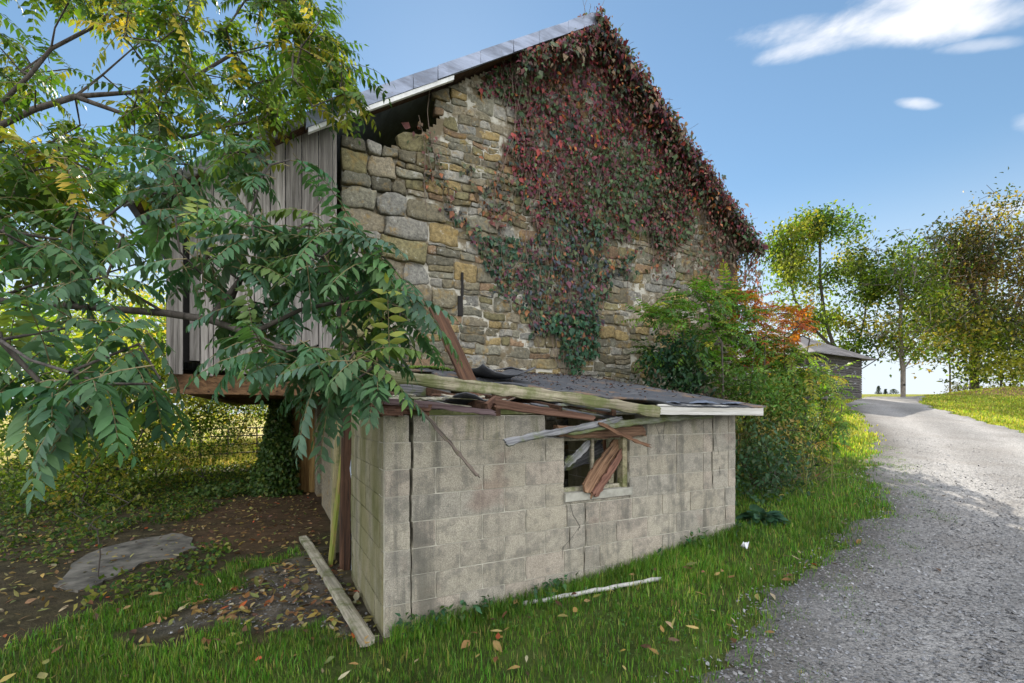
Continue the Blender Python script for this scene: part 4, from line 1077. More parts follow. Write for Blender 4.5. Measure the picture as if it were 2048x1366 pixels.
for i, (x0, y0, x1, y1, mm, w_, c_) in enumerate([(850, 800, 1010, 806, 4.2, .10, .9), (880, 795, 985, 788, 4.6, .07, .7), (905, 812, 1120, 822, 3.9, .09, .5), (1060, 812, 1240, 834, 3.55, .05, .6), (1120, 806, 1290, 828, 3.42, .05, .8)]):
    plank('debris_board', fp_(x0, y0, mm), fp_(x1, y1, mm), w_, .02, UP+NV*.4, MW_DGREY, ['flat dark grey board fallen under the mossy rafter near its left end', 'narrow dark board fallen askew behind the beam foot', 'broad blackened board fallen into the roof gap left of the window', 'thin blackened board under the mossy rafter above the window', 'thin grey board under the right end of the mossy rafter'][i], 'timber', jag=(.1, .15), warp=.012, col=(c_, c_, c_*1.05))
for i in range(7):                       # jumble seen through the window
    u = random.uniform(2.2, 3.2); m_ = random.uniform(3.9, 4.7); z_ = random.uniform(.75, 1.45); an = random.uniform(-.5, .7)
    c_ = W(u, m_, z_); dv = DV*math.cos(an)+UP*math.sin(an)
    plank('stored_board', c_-dv*.5, c_+dv*.5, random.uniform(.05, .13), .02, NV+UP*random.uniform(0, .8), MW_DGREY, 'grey board in the jumble stored inside the shed behind the window', 'timber', jag=(.05, .1), warp=.02, col=(.8, .8, .8), group='boards stored inside the shed')
for i in range(16):                      # slivers lying in the torn part of the roof
    px_ = random.uniform(800, 1230); m_ = random.uniform(3.45, 4.6); py_ = 800+26*(px_-800)/430+random.uniform(-8, 8)-(m_-3.45)*14
    c_ = P(px_, py_, m_); an = random.uniform(-1.0, 1.0); dv = DV*math.cos(an)+ND*math.sin(an)+UP*random.uniform(-.15, .15); L_ = random.uniform(.12, .35)
    plank('splinter', c_-dv*L_, c_+dv*L_, random.uniform(.015, .04), .01, UP+NV*random.uniform(0, 1), random.choice([MW_DGREY, MW_BROWN, MW_PALE]), 'thin broken splinter of wood lying in the torn part of the shed roof', 'timber', jag=(.06, .09), warp=.01, group='splinters in the torn shed roof')
# torn felt sheets and a slab of roofing against the wall
def sheet(name, c, ex, ey, nx_, ny_, fz, mat, label, cat):
    b = MB(); vv = []; ff = []
    for i in range(nx_+1):
        for k in range(ny_+1):
            x = i/nx_*2-1; y = k/ny_*2-1; e = 1+.15*mnoise.noise(Vector((x*2, y*2, c.x*5)))
            vv.append(c+ex*x*e+ey*y*e+Vector((0, 0, fz(x, y)+.01*random.random())))
    for i in range(nx_):
        for k in range(ny_): a = i*(ny_+1)+k; ff.append((a, a+ny_+1, a+ny_+2, a+1))
    b.add(vv, ff); o = b.build(name, mat, None, True); s_ = o.modifiers.new('thick', 'SOLIDIFY'); s_.thickness = .012
    return tag(o, label, cat)
sheet('roofing_felt', W(2.45, 5.2, rz(5.2)+.05), DV*.33, ND*.45, 12, 8, lambda x, y: .10*x*x-.02+.03*math.sin(y*3), M_TAR, 'curled sheet of black roofing felt lifting at the torn roof edge', 'felt')
sheet('roofing_felt', W(2.0, 4.1, rz(4.1)-.13), DV*.5, ND*.35, 12, 8, lambda x, y: .05*math.sin(x*4)-.05*y, M_TAR, 'black felt sagging into the collapsed left part of the roof', 'felt')
sheet('roofing_felt', W(3.05, 6.0, rz(6.0)+.05), DV*.24, ND*.14, 6, 4, lambda x, y: .05*(1-abs(x)), M_TAR, 'small folded piece of roofing lying by the foot of the stone wall', 'felt')
b = MB()                                # moss bank on the wall foot
for i in range(300):
    u = random.uniform(1.2, 2.75); c = W(u, 6.52-random.random()**1.5*.35, 0); z = rz(6.4)-.03+.05*math.sin(u*4)
    s = random.uniform(.012, .03); b.hexa([c+Vector((x*s*random.uniform(.6, 1.2), y*s*random.uniform(.6, 1.2), z+zz*s*random.uniform(.4, .9))) for zz in (-1, 1) for x, y in ((-1, -1), (1, -1), (1, 1), (-1, 1))], (1, 1, 1))
ms = b.build('moss', m_plain('moss', (.09, .15, .02), .95, .5, 40), None, True); tag(ms, 'bright green moss growing along the roof edge under the stone wall', 'moss', kind='stuff')
b = MB(); b.wbox(.95, 2.9, 6.28, 6.55, rz(6.3)-.25, rz(6.4)-.04, (.7, .7, .7), 0, .01); b.build('ledger_board', MW_MOSS, shed)
# crumbs of felt and dead leaves on the deck
n = 700; u = rng.uniform(2.3, 4.9, n); m = 6.5-rng.random(n)**2.2*2.8; k = u > np.array([deck_edge(q) for q in m])+.08; u, m = u[k], m[k]; n = len(u)
p = np.stack([CA*u-SA*m, SA*u+CA*m, EZ+(m-3.23)*SL+.02], 1); L = rng.uniform(.02, .06, n)
V, T, C = leaves(p, rand_dirs(n)*np.array([1, 1, .2]), np.array([0, 0, 1.0])+rng.normal(size=(n, 3))*.3, L, L*.5, pal(n, [(.12, .07, .05), (.10, .05, .04), (.18, .12, .08), (.06, .06, .065)], None, .3), None, .2)
tag(link('roof_litter', trimesh('roof_litter', V, T, C), None, [M_DRYLEAF]), kind='stuff')

# ---------------------------------------------------------------- things on the ground by the shed
a, c = gp(606, 1082), gp(738, 1298)
plank('plank', a+UP*.045, c+UP*.045, .105, .05, UP, MW_PALE, 'pale mossy plank lying on the ground along the shed side wall', 'timber', jag=(.02, .03), warp=.004, seg=24)
a, c = gp(1045, 1214), gp(1322, 1163)
b = MB(); pts_ = [a.lerp(c, i/14)+UP*(.026+.004*math.sin(i*2.1)) for i in range(15)]
b.tube(pts_, [.019+.002*math.sin(i*3) for i in range(15)], 10); tag(b.build('pole', M_PVC, None, True), 'dirty white pole lying in the grass before the window', 'pole')
a, c = gp(980, 1216), gp(1022, 1200)
plank('offcut', a+UP*.05, c+UP*.06, .05, .025, UP+NV*.5, MW_RUST, 'small brown piece of wood in the weeds at the left end of the white pole', 'timber', jag=(.03, .03))
a = gp(1490, 1108)
b = MB(); vv = []; ff = []
for i in range(6):
    for k in range(6): x, y = i/5-.5, k/5-.5; vv.append(a+Vector((x*.055+.01*math.sin(k), y*.03, .075+.03*math.sin(i*1.3+k)+.05*abs(x))))
for i in range(5):
    for k in range(5): q = i*6+k; ff.append((q, q+6, q+7, q+1))
b.add(vv, ff); pc = b.build('paper_scrap', m_plain('paper', (.75, .75, .78), .7, .1), None, True); tag(pc, 'crumpled white paper scrap caught in the grass right of the shed', 'paper'); sd = pc.modifiers.new('thick', 'SOLIDIFY'); sd.thickness = .002

# ---------------------------------------------------------------- broad-leaved weeds
def rosette(name, base, n, L, wd, cols, label, cat, spread=1.0, up=.7, group=None, stems=True):
    e = empty(name, base, label, cat, group); B = np.array(base)
    a_ = rng.uniform(0, 2*PI, n); el = rng.uniform(.15, 1.0, n)*up
    d = np.stack([np.cos(a_)*spread, np.sin(a_)*spread, el], 1); d = nrm(d)
    st = rng.uniform(.25, .6, n)[:, None]*L
    p = B+d*st*np.array([1, 1, 1.2])+rng.normal(size=(n, 3))*np.array([.3, .3, .02])*L*.4
    p[:, 2] = np.maximum(p[:, 2], G(p[:, 0], p[:, 1])+.02)
    dl = d+np.array([0, 0, -.35]); l = L*rng.uniform(.6, 1.25, n)
    V, T, C = leaves(p, dl, np.array([0, 0, 1.0])+rng.normal(size=(n, 3))*.3, l, l*wd, pal(n, cols, None, .25), [(.08, .2, 0), (.3, .5, -.02), (.6, .45, -.05), (.85, .22, -.1)], .3, .25)
    link('leaves', trimesh('leaves', V, T, C, True), e, [M_LEAFNEAR])
    b = MB()
    for i in range(n): b.tube([B+Vector((0, 0, .01)), (Vector(B)+Vector(p[i]))/2+Vector((0, 0, .01)), Vector(p[i])], [.004, .003, .002], 4, (1, 1, 1), False)
    b.build('stalks', m_plain('green_stalk', (.14, .16, .05), .7), e, True)
    return e
DK = [(.04, .11, .045), (.06, .14, .05), (.05, .12, .065)]
for i, (x, y, n, L, lab) in enumerate([(955, 1196, 22, .17, 'dock weed with red veined leaves at the foot of the wall by the brown offcut'), (1003, 1192, 26, .19, 'broad leaved dock weed at the wall foot above the left end of the pole'), (1100, 1165, 30, .19, 'tallest dock weed at the wall foot below the window crack'), (915, 1208, 14, .13, 'small dock weed nearest the cracked shed corner')]):
    rosette('dock_weed', gp(x, y), n, L, .42, DK, lab, 'weed', group='dock weeds along the shed wall')
rosette('hosta', gp(1522, 1042), 60, .19, .6, [(.035, .09, .05), (.05, .12, .065), (.06, .13, .08)], 'dark broad leaved clump beside the right corner of the shed', 'plant', .9, 1.0)
# seedling weeds at the wall foot
sp = []
x, y = along(900, .85, 4.7, .05, -.02); k = fbm(x, y, 3.0, 77) > .5; x, y = x[k], y[k]; n = len(x)
p = np.stack([x, y, G(x, y)+rng.random(n)*.16], 1); L = rng.uniform(.03, .08, n)
V, T, C = leaves(p, rand_dirs(n)+np.array([SA, -CA, 0])*.5, rand_dirs(n)*.6+np.array([0, 0, 1.0]), L, L*.5, pal(n, DK+[(.07, .12, .03)], None, .3), SH_MD, .2)
tag(link('wall_weeds', trimesh('wall_weeds', V, T, C, True), None, [M_LEAF]), kind='stuff')
# ================================================================== trees and shrubs
YG = [(.10, .16, .02), (.16, .21, .03), (.07, .12, .02), (.22, .24, .04), (.30, .26, .05), (.05, .09, .02)]
def toward(px, py, Y): return np.array(PY(px, py, Y))
# ---- the tree of heaven on the left: limbs overhead, low boughs hanging before the barn
tb = Vector((-5.9, 4.4, float(G(-5.9, 4.4))))
tr0 = [np.array(tb), np.array((-5.85, 4.4, 1.0)), np.array((-5.75, 4.4, 2.0)), np.array((-5.6, 4.4, 2.9)), np.array((-5.3, 4.45, 3.6))]
def limb(start, pts_): return [np.array(start)]+[toward(*p) for p in pts_]
chains = [tr0,
 limb(tr0[3], [(-60, 265, 4.6), (0, 208, 4.7), (60, 150, 4.7), (102, 98, 4.75), (190, 52, 4.9), (245, 5, 5.0), (300, -60, 5.2), (380, -120, 5.4)]),
 limb(toward(102, 98, 4.75), [(110, 55, 4.7), (145, -10, 4.6), (180, -90, 4.6)]),
 limb(tr0[3], [(-60, 275, 4.5), (0, 252, 4.6), (70, 218, 4.7), (150, 193, 4.9), (205, 150, 5.1), (262, 100, 5.4), (330, 40, 5.6)]),
 limb(toward(150, 193, 4.9), [(250, 186, 5.0), (340, 178, 5.2), (400, 147, 5.4), (465, 108, 5.6), (540, 90, 5.7)]),
 limb(toward(150, 193, 4.9), [(260, 232, 4.9), (370, 275, 5.0), (440, 255, 5.2), (520, 240, 5.3)]),
 limb(tr0[2], [(-50, 380, 4.3), (0, 340, 4.3), (50, 300, 4.4), (120, 310, 4.5), (190, 345, 4.6)]),
 limb(tr0[1], [(-100, 640, 3.6), (-20, 600, 3.5), (60, 572, 3.6), (120, 552, 3.7), (200, 550, 3.8), (300, 520, 3.9)]),
 limb(toward(-20, 600, 3.5), [(60, 606, 3.3), (150, 612, 3.1), (330, 626, 2.9), (420, 640, 2.75), (500, 668, 2.65), (575, 700, 2.55), (690, 775, 2.45)]),
 limb(toward(420, 640, 2.75), [(480, 560, 2.9), (560, 520, 3.0), (610, 450, 3.1), (645, 395, 3.2)]),
 limb(toward(500, 668, 2.65), [(600, 620, 2.7), (690, 600, 2.8), (760, 560, 2.9)]),
 limb(tr0[2], [(-80, 480, 3.0), (10, 462, 3.0), (110, 478, 3.1), (200, 520, 3.3)]),
 limb(toward(-20, 600, 3.5), [(0, 680, 2.0), (60, 720, 1.7), (140, 745, 1.5)])]
def tg_poly(n, poly, y0, y1, seed=0, thr=.35, sc=.012):
    A = np.array(poly, float); out = []
    while len(out) < n:
        x = rng.uniform(A[:, 0].min(), A[:, 0].max()); y = rng.uniform(A[:, 1].min(), A[:, 1].max())
        if inpoly(np.array([x]), np.array([y]), poly)[0] and fbm(x, y, sc, seed) > thr:
            Y = rng.uniform(y0, y1) if not callable(y0) else y0(x, y); out.append(toward(x, y, Y))
    return np.array(out)
up_t = np.concatenate([
 tg_poly(175, [(-150, -120), (600, -120), (640, 0), (660, 60), (735, 165), (680, 205), (600, 225), (520, 260), (400, 320), (240, 370), (120, 330), (-100, 360)], 4.4, 6.0, 5, .43),
 tg_poly(42, [(440, -60), (640, -60), (655, 60), (735, 165), (640, 215), (480, 240), (420, 130)], 5.2, 6.0, 6, .3),
 tg_poly(55, [(-100, 300), (160, 310), (280, 380), (250, 470), (120, 520), (-100, 520)], 3.2, 4.6, 7, .4)])
lo_t = np.concatenate([
 tg_poly(15, [(330, 430), (480, 380), (560, 310), (640, 350), (690, 420), (660, 560), (520, 600), (380, 560)], 2.6, 3.2, 8, .2),
 tg_poly(19, [(600, 480), (690, 420), (810, 520), (860, 575), (800, 640), (770, 700), (640, 680), (580, 600)], 2.5, 3.0, 9, .2),
 tg_poly(5, [(340, 560), (560, 600), (560, 700), (420, 700), (340, 640)], 2.5, 3.0, 10, .2),
 tg_poly(13, [(490, 650), (640, 660), (750, 700), (755, 770), (640, 760), (520, 720)], 2.3, 2.7, 11, .2),
 tg_poly(12, [(260, 330), (420, 300), (600, 270), (620, 330), (480, 400), (300, 430)], 2.9, 3.8, 12, .2)])
nr_t = np.concatenate([
 tg_poly(8, [(-80, 660), (100, 650), (240, 660), (330, 700), (200, 770), (100, 830), (-60, 830)], 1.9, 2.6, 13, .1),
 tg_poly(12, [(-60, 430), (200, 420), (330, 480), (300, 580), (60, 560)], 2.6, 3.4, 14, .2),
 tg_poly(4, [(120, 770), (330, 720), (330, 830), (160, 860)], 1.9, 2.3, 15, .1)])
alltg = np.concatenate([up_t, lo_t, nr_t])
pos, par, rad, tips = grow(chains, alltg, .22, .3, .0055, .12, 2.35, .6)
ta = empty('ailanthus_tree', tb, 'large feathery leaved tree with limbs overhead and low boughs hanging before the barn', 'tree')
parr = np.array(par)
def frondset(tg, k0, k1, len0, len1, npairs, lfl, lfw, cols, wts, rows, sag, hang, droopdir=(0, 0, -.1)):
    Bs = []; Ds = []; Ls = []
    for p in tg:
        for _ in range(random.randint(k0, k1)):
            d = rand_dirs(1)[0]*np.array([1, 1, .55])+np.array(droopdir)
            Bs.append(p+rng.normal(size=3)*.04); Ds.append(d); Ls.append(random.uniform(len0, len1))
    C = pal(len(Bs), cols, wts, .2)
    return fronds(Bs, Ds, Ls, npairs, lfl, lfw, C, rows, sag, hang)
pr = []; tubes = []
f, tb_ = frondset(up_t, 3, 6, .28, .5, 7, .105, .42, [(.09, .17, .02), (.15, .22, .025), (.06, .12, .02), (.24, .26, .035), (.36, .30, .04), (.04, .085, .022)], [4, 3, 3.5, 1.6, .8, 2], SH_MD, .55, .5); pr.append(f); tubes += tb_
DARKL = [(.065, .145, .07), (.09, .18, .07), (.085, .165, .10), (.14, .22, .055), (.21, .27, .055)]
f, tb_ = frondset(lo_t, 4, 5, .28, .46, 9, .090, .36, DARKL, [4, 4, 3, 1.3, .5], SH_HI, .6, .7); pr.append(f); tubes += tb_
f, tb_ = frondset(nr_t, 4, 5, .30, .48, 9, .092, .36, DARKL, [4, 4, 3, 1, .2], SH_HI, .7, .75); pr.append(f); tubes += tb_
me = branch_mesh('trunk', pos, par, rad, 7); link('trunk', me, ta, [M_BARKD])
foliage('crown', pr, M_LEAFNEAR, ta)
b = MB()
for t_ in tubes: b.tube(t_[::2], [.004, .0032, .0024, .0016][:len(t_[::2])], 3, (1, 1, 1), False)
b.build('leaf_stalks', m_plain('leaf_stalk', (.16, .13, .06), .7), ta, True)
# ---- background wood on the left
WY = [(.16, .23, .03), (.24, .28, .04), (.11, .17, .025), (.34, .33, .06), (.42, .34, .07), (.07, .12, .02)]
specs = [(-8.6, 9.6, 3.6, 1.9, 'leafy shrub at the far left edge beside the clearing, its stems dark', 60),
 (-9.0, 11.8, 4.2, 1.7, 'slender thicket tree with thin twin stems left of the metal gate', 55),
 (-11.2, 12.8, 5.4, 2.1, 'tall yellow green tree at the left behind the first shrub', 80),
 (-12.4, 20.5, 5.0, 2.4, 'sunlit yellow green tree rising behind the metal gate', 75),
 (-6.2, 15.4, 2.4, 1.3, 'round bush right of the metal gate near the open stable door', 50),
 (-13.6, 17.5, 7.0, 3.2, 'broad golden tree farthest left in the wood', 85),
 (-15.5, 26.0, 5.2, 3.0, 'distant golden tree at the left edge of the sunny meadow', 70),
 (-17, 14.5, 6.6, 3.2, 'wide tree at the edge of the picture beyond the far left shrub', 75),
 (-11.4, 23.5, 5.5, 3.2, 'farthest golden tree beyond the meadow', 70)]
for (x, y, h, r, lab, n) in specs:
    base = Vector((x, y, float(G(x, y))-.05)); B = np.array(base)
    tg = blob_targets(n, B+np.array([0, 0, h*.55]), (r, r, h*.48), .15, x*3.1)
    ch = [[B, B+np.array([random.uniform(-.2, .2), 0, h*.14]), B+np.array([random.uniform(-.3, .3), .1, h*.28])], [B, B+np.array([.35, .1, h*.15]), B+np.array([.6, .1, h*.3])]]
    tree('wood_tree', lab, 'tree', base, ch, tg, .35, [cluster_leaves(tg, 95, (.34, .34, .28), .12, .6, WY, [3, 3, 3, 2, 1.2, 2])], M_BARKD, 'trees and bushes of the wood left of the barn', .09, .007, .35, M_LEAFSUN)
for (x, y, h, r, lab, n) in ((-7.3, 7.9, 1.7, .95, 'low bright bush nearest the slab in front of the wood', 34), (-6.9, 10.6, 1.5, .9, 'low bush in the shade before the gate', 30), (-9.4, 8.3, 2.3, 1.2, 'leafy bush at the left edge behind the hanging boughs', 40)):
    base = Vector((x, y, float(G(x, y))-.03)); B = np.array(base); tg = blob_targets(n, B+np.array([0, 0, h*.5]), (r, r, h*.5), .1, x*2.3)
    tree('wood_bush', lab, 'bush', base, [[B, B+np.array([0, 0, h*.15]), B+np.array([.1, 0, h*.3])], [B, B+np.array([.2, .1, h*.25])]], tg, .2, [cluster_leaves(tg, 60, (.2, .2, .18), .075, .6, WY, [3, 3, 3, 1, .6, 2])], M_BARKD, None, .03, .004, .35, M_LEAFSUN)
# dark thin saplings in the shade in front of the wood
for (px, py, h, lab) in ((195, 1158, 1.0, 'thin bare sapling standing at the edge of the concrete slab'), (208, 985, 2.3, 'dark sapling with sparse leaves between the slab and the wood'), (90, 1010, 1.7, 'low leafy sapling at the left edge in the shade')):
    q = gp(px, py); B = np.array(q); tg = blob_targets(16, B+np.array([0, 0, h*.68]), (h*.32, h*.32, h*.32), .1, px)
    tree('sapling', lab, 'sapling', q, [[B, B+np.array([.03, 0, h*.25]), B+np.array([-.02, .02, h*.5])]], tg, .15, [cluster_leaves(tg, 9 if px == 195 else 34, (.10, .10, .08), .06, .55, [(.05, .10, .02), (.09, .14, .03), (.16, .17, .03)], None)], M_BARKD, None, .018, .003, .3)
# ivy mound climbing the foundation by the stable door
q = PY(548, 975, 9.6); n = 9500; B = np.array((q.x, q.y, float(G(q.x, q.y))))
tt = rng.random(n); ang = rng.uniform(0, 2*PI, n); rr = (.62-.45*tt)*(.6+.6*fbm(ang, tt*3, 1.5, 5))*np.sqrt(rng.random(n))
p = B+np.stack([np.cos(ang)*rr*.95+.12*tt, np.sin(ang)*rr*.6, tt*2.0], 1)
x, y = scatter(5500, (-7, -3.6, 7.4, 10), lambda x, y: inpoly(x, y, UG3)); p2 = np.stack([x, y, G(x, y)+rng.random(len(x))*.22], 1)
p = np.concatenate([p, p2]); n = len(p); L = rng.uniform(.05, .10, n)
iv = empty('ivy_mound', B, 'dark green ivy climbing the post left of the ochre stable door', 'ivy')
fo = [leaves(p, rand_dirs(n)+np.array([0, -.3, -.5]), rand_dirs(n)*.6+np.array([0, -.6, .6]), L, L*.8, pal(n, [(.04, .085, .015), (.06, .11, .02), (.03, .065, .015), (.10, .13, .02)], [3, 3, 2, 1], .25), SH_MD, .15)]
foliage('leaves', fo, M_LEAFIVY, iv)
b = MB(); b.tube([B+np.array([.2, .05, z]) for z in (-.05, .7, 1.4, 2.0)], [.10, .09, .08, .08], 8); b.build('post', M_BARKD, iv, True)
# ---- shrubs crowding the right end of the shed and barn
def fshrub(name, label, stems, tg, cols, wts, len0, len1, npairs, lfl, k0=4, k1=6, rows=SH_MD, sag=.5, hang=.35, lfw=.36, extra=None, group=None):
    q = Vector(stems[0][0]); e = empty(name, q, label, 'shrub', group)
    pos, par, rad, tips = grow(stems, tg, .2, .25, .005, .03, 2.3)
    link('stems', branch_mesh('stems', pos, par, rad, 5), e, [M_BARKD])
    f, tb_ = frondset(tg, k0, k1, len0, len1, npairs, lfl, lfw, cols, wts, rows, sag, hang, (0, -.25, .25))
    foliage('leaves', [f]+(extra or []), M_LEAFSUN, e)
    b = MB()
    for t_ in tb_: b.tube(t_[::3], [.004, .003, .002][:len(t_[::3])], 3, (1, 1, 1), False)
    b.build('leaf_stalks', m_plain('leaf_stalk_red', (.20, .10, .05), .7), e, True)
    return e
def stemsat(*q):
    out = []
    for (x, y, h, lx, ly) in q:
        B = np.array((x, y, float(G(x, y))-.03)); out.append([B, B+np.array([lx*.3, ly*.3, h*.35]), B+np.array([lx*.7, ly*.7, h*.7]), B+np.array([lx, ly, h])])
    first = out[0]
    for o in out[1:]: o[0] = first[0] if np.linalg.norm(o[0]-first[0]) < 1.2 else o[0]
    return out
SUM = [(.10, .22, .03), (.15, .27, .045), (.065, .15, .035), (.36, .36, .05)]
s1 = [(1290, 640), (1330, 590), (1400, 560), (1450, 590), (1470, 660), (1440, 730), (1370, 740), (1300, 740), (1275, 690)]
fshrub('sumac_shrub', 'green feathery sumac against the stone wall above the shed roof', stemsat((3.35, 7.3, 2.2, -.1, -.1), (3.6, 7.4, 2.4, .3, 0)), tg_poly(44, s1, 7.0, 8.2, 3, .25), SUM, [4, 3, 3, .8], .35, .55, 9, .10)
s2 = [(1460, 580), (1500, 560), (1530, 610), (1600, 615), (1620, 660), (1560, 700), (1520, 740), (1480, 680)]
fshrub('sumac_shrub', 'orange red sumac glowing at the barn corner', stemsat((5.0, 8.6, 2.4, .1, .1), (5.2, 8.9, 2.3, .5, 0)), tg_poly(56, s2, 8.2, 9.4, 4, .2), [(.40, .10, .025), (.44, .17, .03), (.30, .06, .025), (.42, .26, .05), (.15, .18, .03)], [4, 4, 2, 2, 1.2], .3, .5, 8, .095)
s3 = [(1400, 580), (1460, 570), (1520, 650), (1540, 760), (1500, 800), (1420, 760), (1390, 680)]
fshrub('sumac_shrub', 'tall green sumac in front of the orange one', stemsat((4.3, 8.0, 2.3, 0, -.1), (4.7, 8.1, 2.2, .2, 0)), tg_poly(44, s3, 7.6, 8.8, 5, .2), SUM, [3, 4, 3, 1], .35, .55, 9, .10)
s4 = [(1530, 700), (1600, 700), (1680, 760), (1690, 820), (1650, 900), (1580, 960), (1520, 900), (1500, 780)]
fshrub('bramble_bush', 'yellow tinged arching bush leaning towards the drive', stemsat((5.2, 8.4, 1.5, .1, -.1), (5.5, 8.6, 1.4, .5, -.2), (5.0, 8.0, 1.2, .2, -.3)), tg_poly(135, s4, 7.9, 9.4, 6, .10), [(.11, .21, .03), (.17, .27, .04), (.34, .35, .06), (.44, .32, .06), (.07, .14, .025)], [4, 3, 2, .8, 3], .3, .5, 8, .10, sag=.7)
s5 = [(1285, 730), (1330, 690), (1390, 690), (1410, 760), (1400, 790), (1300, 780)]
tg = tg_poly(34, s5, 6.9, 7.6, 7, .1)
B0 = Vector((2.9, 7.15, 1.0)); B0.z = float(G(B0.x, B0.y))
tree('broadleaf_shrub', 'dark glossy leaved shrub low against the stone wall behind the felt roof', 'shrub', B0, [[np.array(B0), np.array(B0)+np.array([0, 0, .8]), np.array(B0)+np.array([.1, 0, 1.4])]], tg, .15, [cluster_leaves(tg, 45, (.12, .12, .12), .10, .5, [(.02, .055, .03), (.03, .07, .035), (.04, .09, .03)], None, SH_MD, .2, .5)], M_BARKD, None, .03, .004)
s6 = [(1440, 760), (1520, 740), (1590, 800), (1600, 900), (1560, 985), (1480, 960), (1478, 850), (1430, 800)]
tg = tg_poly(80, s6, 6.9, 8.4, 8, .1); B0 = Vector((4.6, 7.5, 0)); B0.z = float(G(B0.x, B0.y)); Bn = np.array(B0)
tree('tangled_bush', 'tangled green bush with small leaves behind the right end of the shed', 'shrub', B0, [[Bn, Bn+np.array([0, 0, .4]), Bn+np.array([-.2, 0, .9])], [Bn, Bn+np.array([.4, .1, .5])]], tg, .15, [cluster_leaves(tg, 95, (.18, .18, .16), .07, .5, [(.08, .17, .03), (.13, .22, .05), (.22, .24, .06), (.065, .13, .04), (.30, .26, .08)], [3, 3, 1.5, 3, .6])], M_BARKD, None, .03, .004)
s7 = [(1470, 880), (1540, 860), (1590, 930), (1570, 1000), (1520, 1010), (1480, 990)]
tg = tg_poly(54, s7, 6.0, 7.4, 9, .1); B0 = Vector((3.7, 6.6, 0)); B0.z = float(G(B0.x, B0.y)); Bn = np.array(B0)
tree('nettle_clump', 'greyish green leafy weeds at the right end wall of the shed', 'weed', B0, [[Bn, Bn+np.array([0, 0, .3])]], tg, .12, [cluster_leaves(tg, 34, (.14, .14, .12), .075, .55, [(.05, .11, .05), (.07, .13, .06), (.04, .09, .04)], None, SH_MD, .2, .4)], M_BARKD, None, .014, .003)
n = 500; x = rng.normal(4.1, .35, n); y = rng.normal(7.7, .35, n)   # tall dry grasses among the shrubs
V, T, C = blades(x, y, 1.25, .005, [(.14, .15, .05), (.24, .20, .08), (.09, .12, .04)], None, .5)
dg = link('tall_grass', trimesh('tall_grass', V, T, C, True), None, [M_GRASS]); tag(dg, kind='stuff')
n = 260; b = MB()
for i in range(n):                      # dead stalks at the bush's foot
    q = gp(random.uniform(1500, 1640), random.uniform(935, 985)); q.x += random.uniform(-.3, .3); q.y += random.uniform(0, .7); q.z = float(G(q.x, q.y))
    dv = Vector((random.uniform(-1, 1), random.uniform(-1, .3), random.uniform(.1, .9))).normalized()*random.uniform(.2, .55)
    b.tube([q, q+dv*.5+Vector((0, 0, .03)), q+dv-Vector((0, 0, .05))], .003, 3, (1, 1, 1), False)
tag(b.build('dead_stalks', m_plain('dead_stalk', (.17, .12, .09), .9), None, True), kind='stuff')
# ---- log outbuilding up the drive
ob = PY(1722, 805, 20.5); oz = float(G(ob.x, ob.y)); 
crib = empty('board_outbuilding', (ob.x, ob.y, oz), 'small grey board outbuilding with rusty metal roof at the top of the drive', 'outbuilding')
AX = Vector((-.86, -.51, 0)); BX = Vector((-.51, .86, 0)); O = Vector((ob.x, ob.y, oz-.15)); HH = 1.85; MW_CRIB = m_wood('crib_boards', (.05, .045, .042), (.17, .155, .145))
def cb(b, a0, a1, c0, c1, z0, z1, col=(1, 1, 1)):
    b.hexa([O+AX*a1+BX*c0+UP*z0, O+AX*a0+BX*c0+UP*z0, O+AX*a0+BX*c1+UP*z0, O+AX*a1+BX*c1+UP*z0, O+AX*a1+BX*c0+UP*z1, O+AX*a0+BX*c0+UP*z1, O+AX*a0+BX*c1+UP*z1, O+AX*a1+BX*c1+UP*z1], col)
b = MB(); z = .12
while z < HH+.1:
    h = random.uniform(.08, .13); g_ = random.uniform(.55, 1.0); cb(b, -.02, 4.2, -.03, 0, z, z+h-random.uniform(.012, .03), (g_, g_, g_)); z += h
b.build('wall', MW_CRIB, crib)
b = MB(); z = .12
while z < HH+.1:
    h = random.uniform(.08, .13); g_ = random.uniform(.55, 1.0); cb(b, -.03, 0, .002, 5.0, z, z+h-.02, (g_, g_, g_)); cb(b, 4.15, 4.18, .002, 5.0, z, z+h-.02, (g_, g_, g_)); z += h
b.build('side_wall', MW_CRIB, crib)
b = MB(); 
for (a_, c_) in ((.02, .003), (1.4, .003), (2.8, .003), (4.0, .003), (.02, 4.7)): b = MB(); cb(b, a_, a_+.13, c_, c_+.12, 0, HH+.1); b.build('post', MW_CRIB, crib)
b = MB()
def rq(a, c, z): return O+AX*a+BX*c+UP*z
apx0, apx1, ov = rq(1.9, 2.2, HH+1.4), rq(2.3, 2.2, HH+1.4), .42
e4 = [rq(-ov, -ov, HH), rq(4.2+ov, -ov, HH), rq(4.2+ov, 5+ov, HH), rq(-ov, 5+ov, HH)]
def facet(p, q, r, s_, n=9):             # sheets of roofing, each a little proud of the next
    for k in range(n):
        f0, f1 = k/n, (k+1)/n-.004; o_ = UP*random.uniform(0, .02)
        a_, b_, c_, d_ = p.lerp(q, f0), p.lerp(q, f1), s_.lerp(r, f1), s_.lerp(r, f0)
        b.hexa([a_+o_, b_+o_, c_+o_, d_+o_, a_+o_+UP*.04, b_+o_+UP*.04, c_+o_+UP*.04, d_+o_+UP*.04])
facet(e4[0], e4[1], apx1, apx0); facet(e4[3], e4[0], apx0, apx0, 5); facet(e4[1], e4[2], apx1, apx1, 5); facet(e4[2], e4[3], apx0, apx1, 5)
b.build('roof', m_metalroof('rust_roof', (.17, .155, .155)), crib)
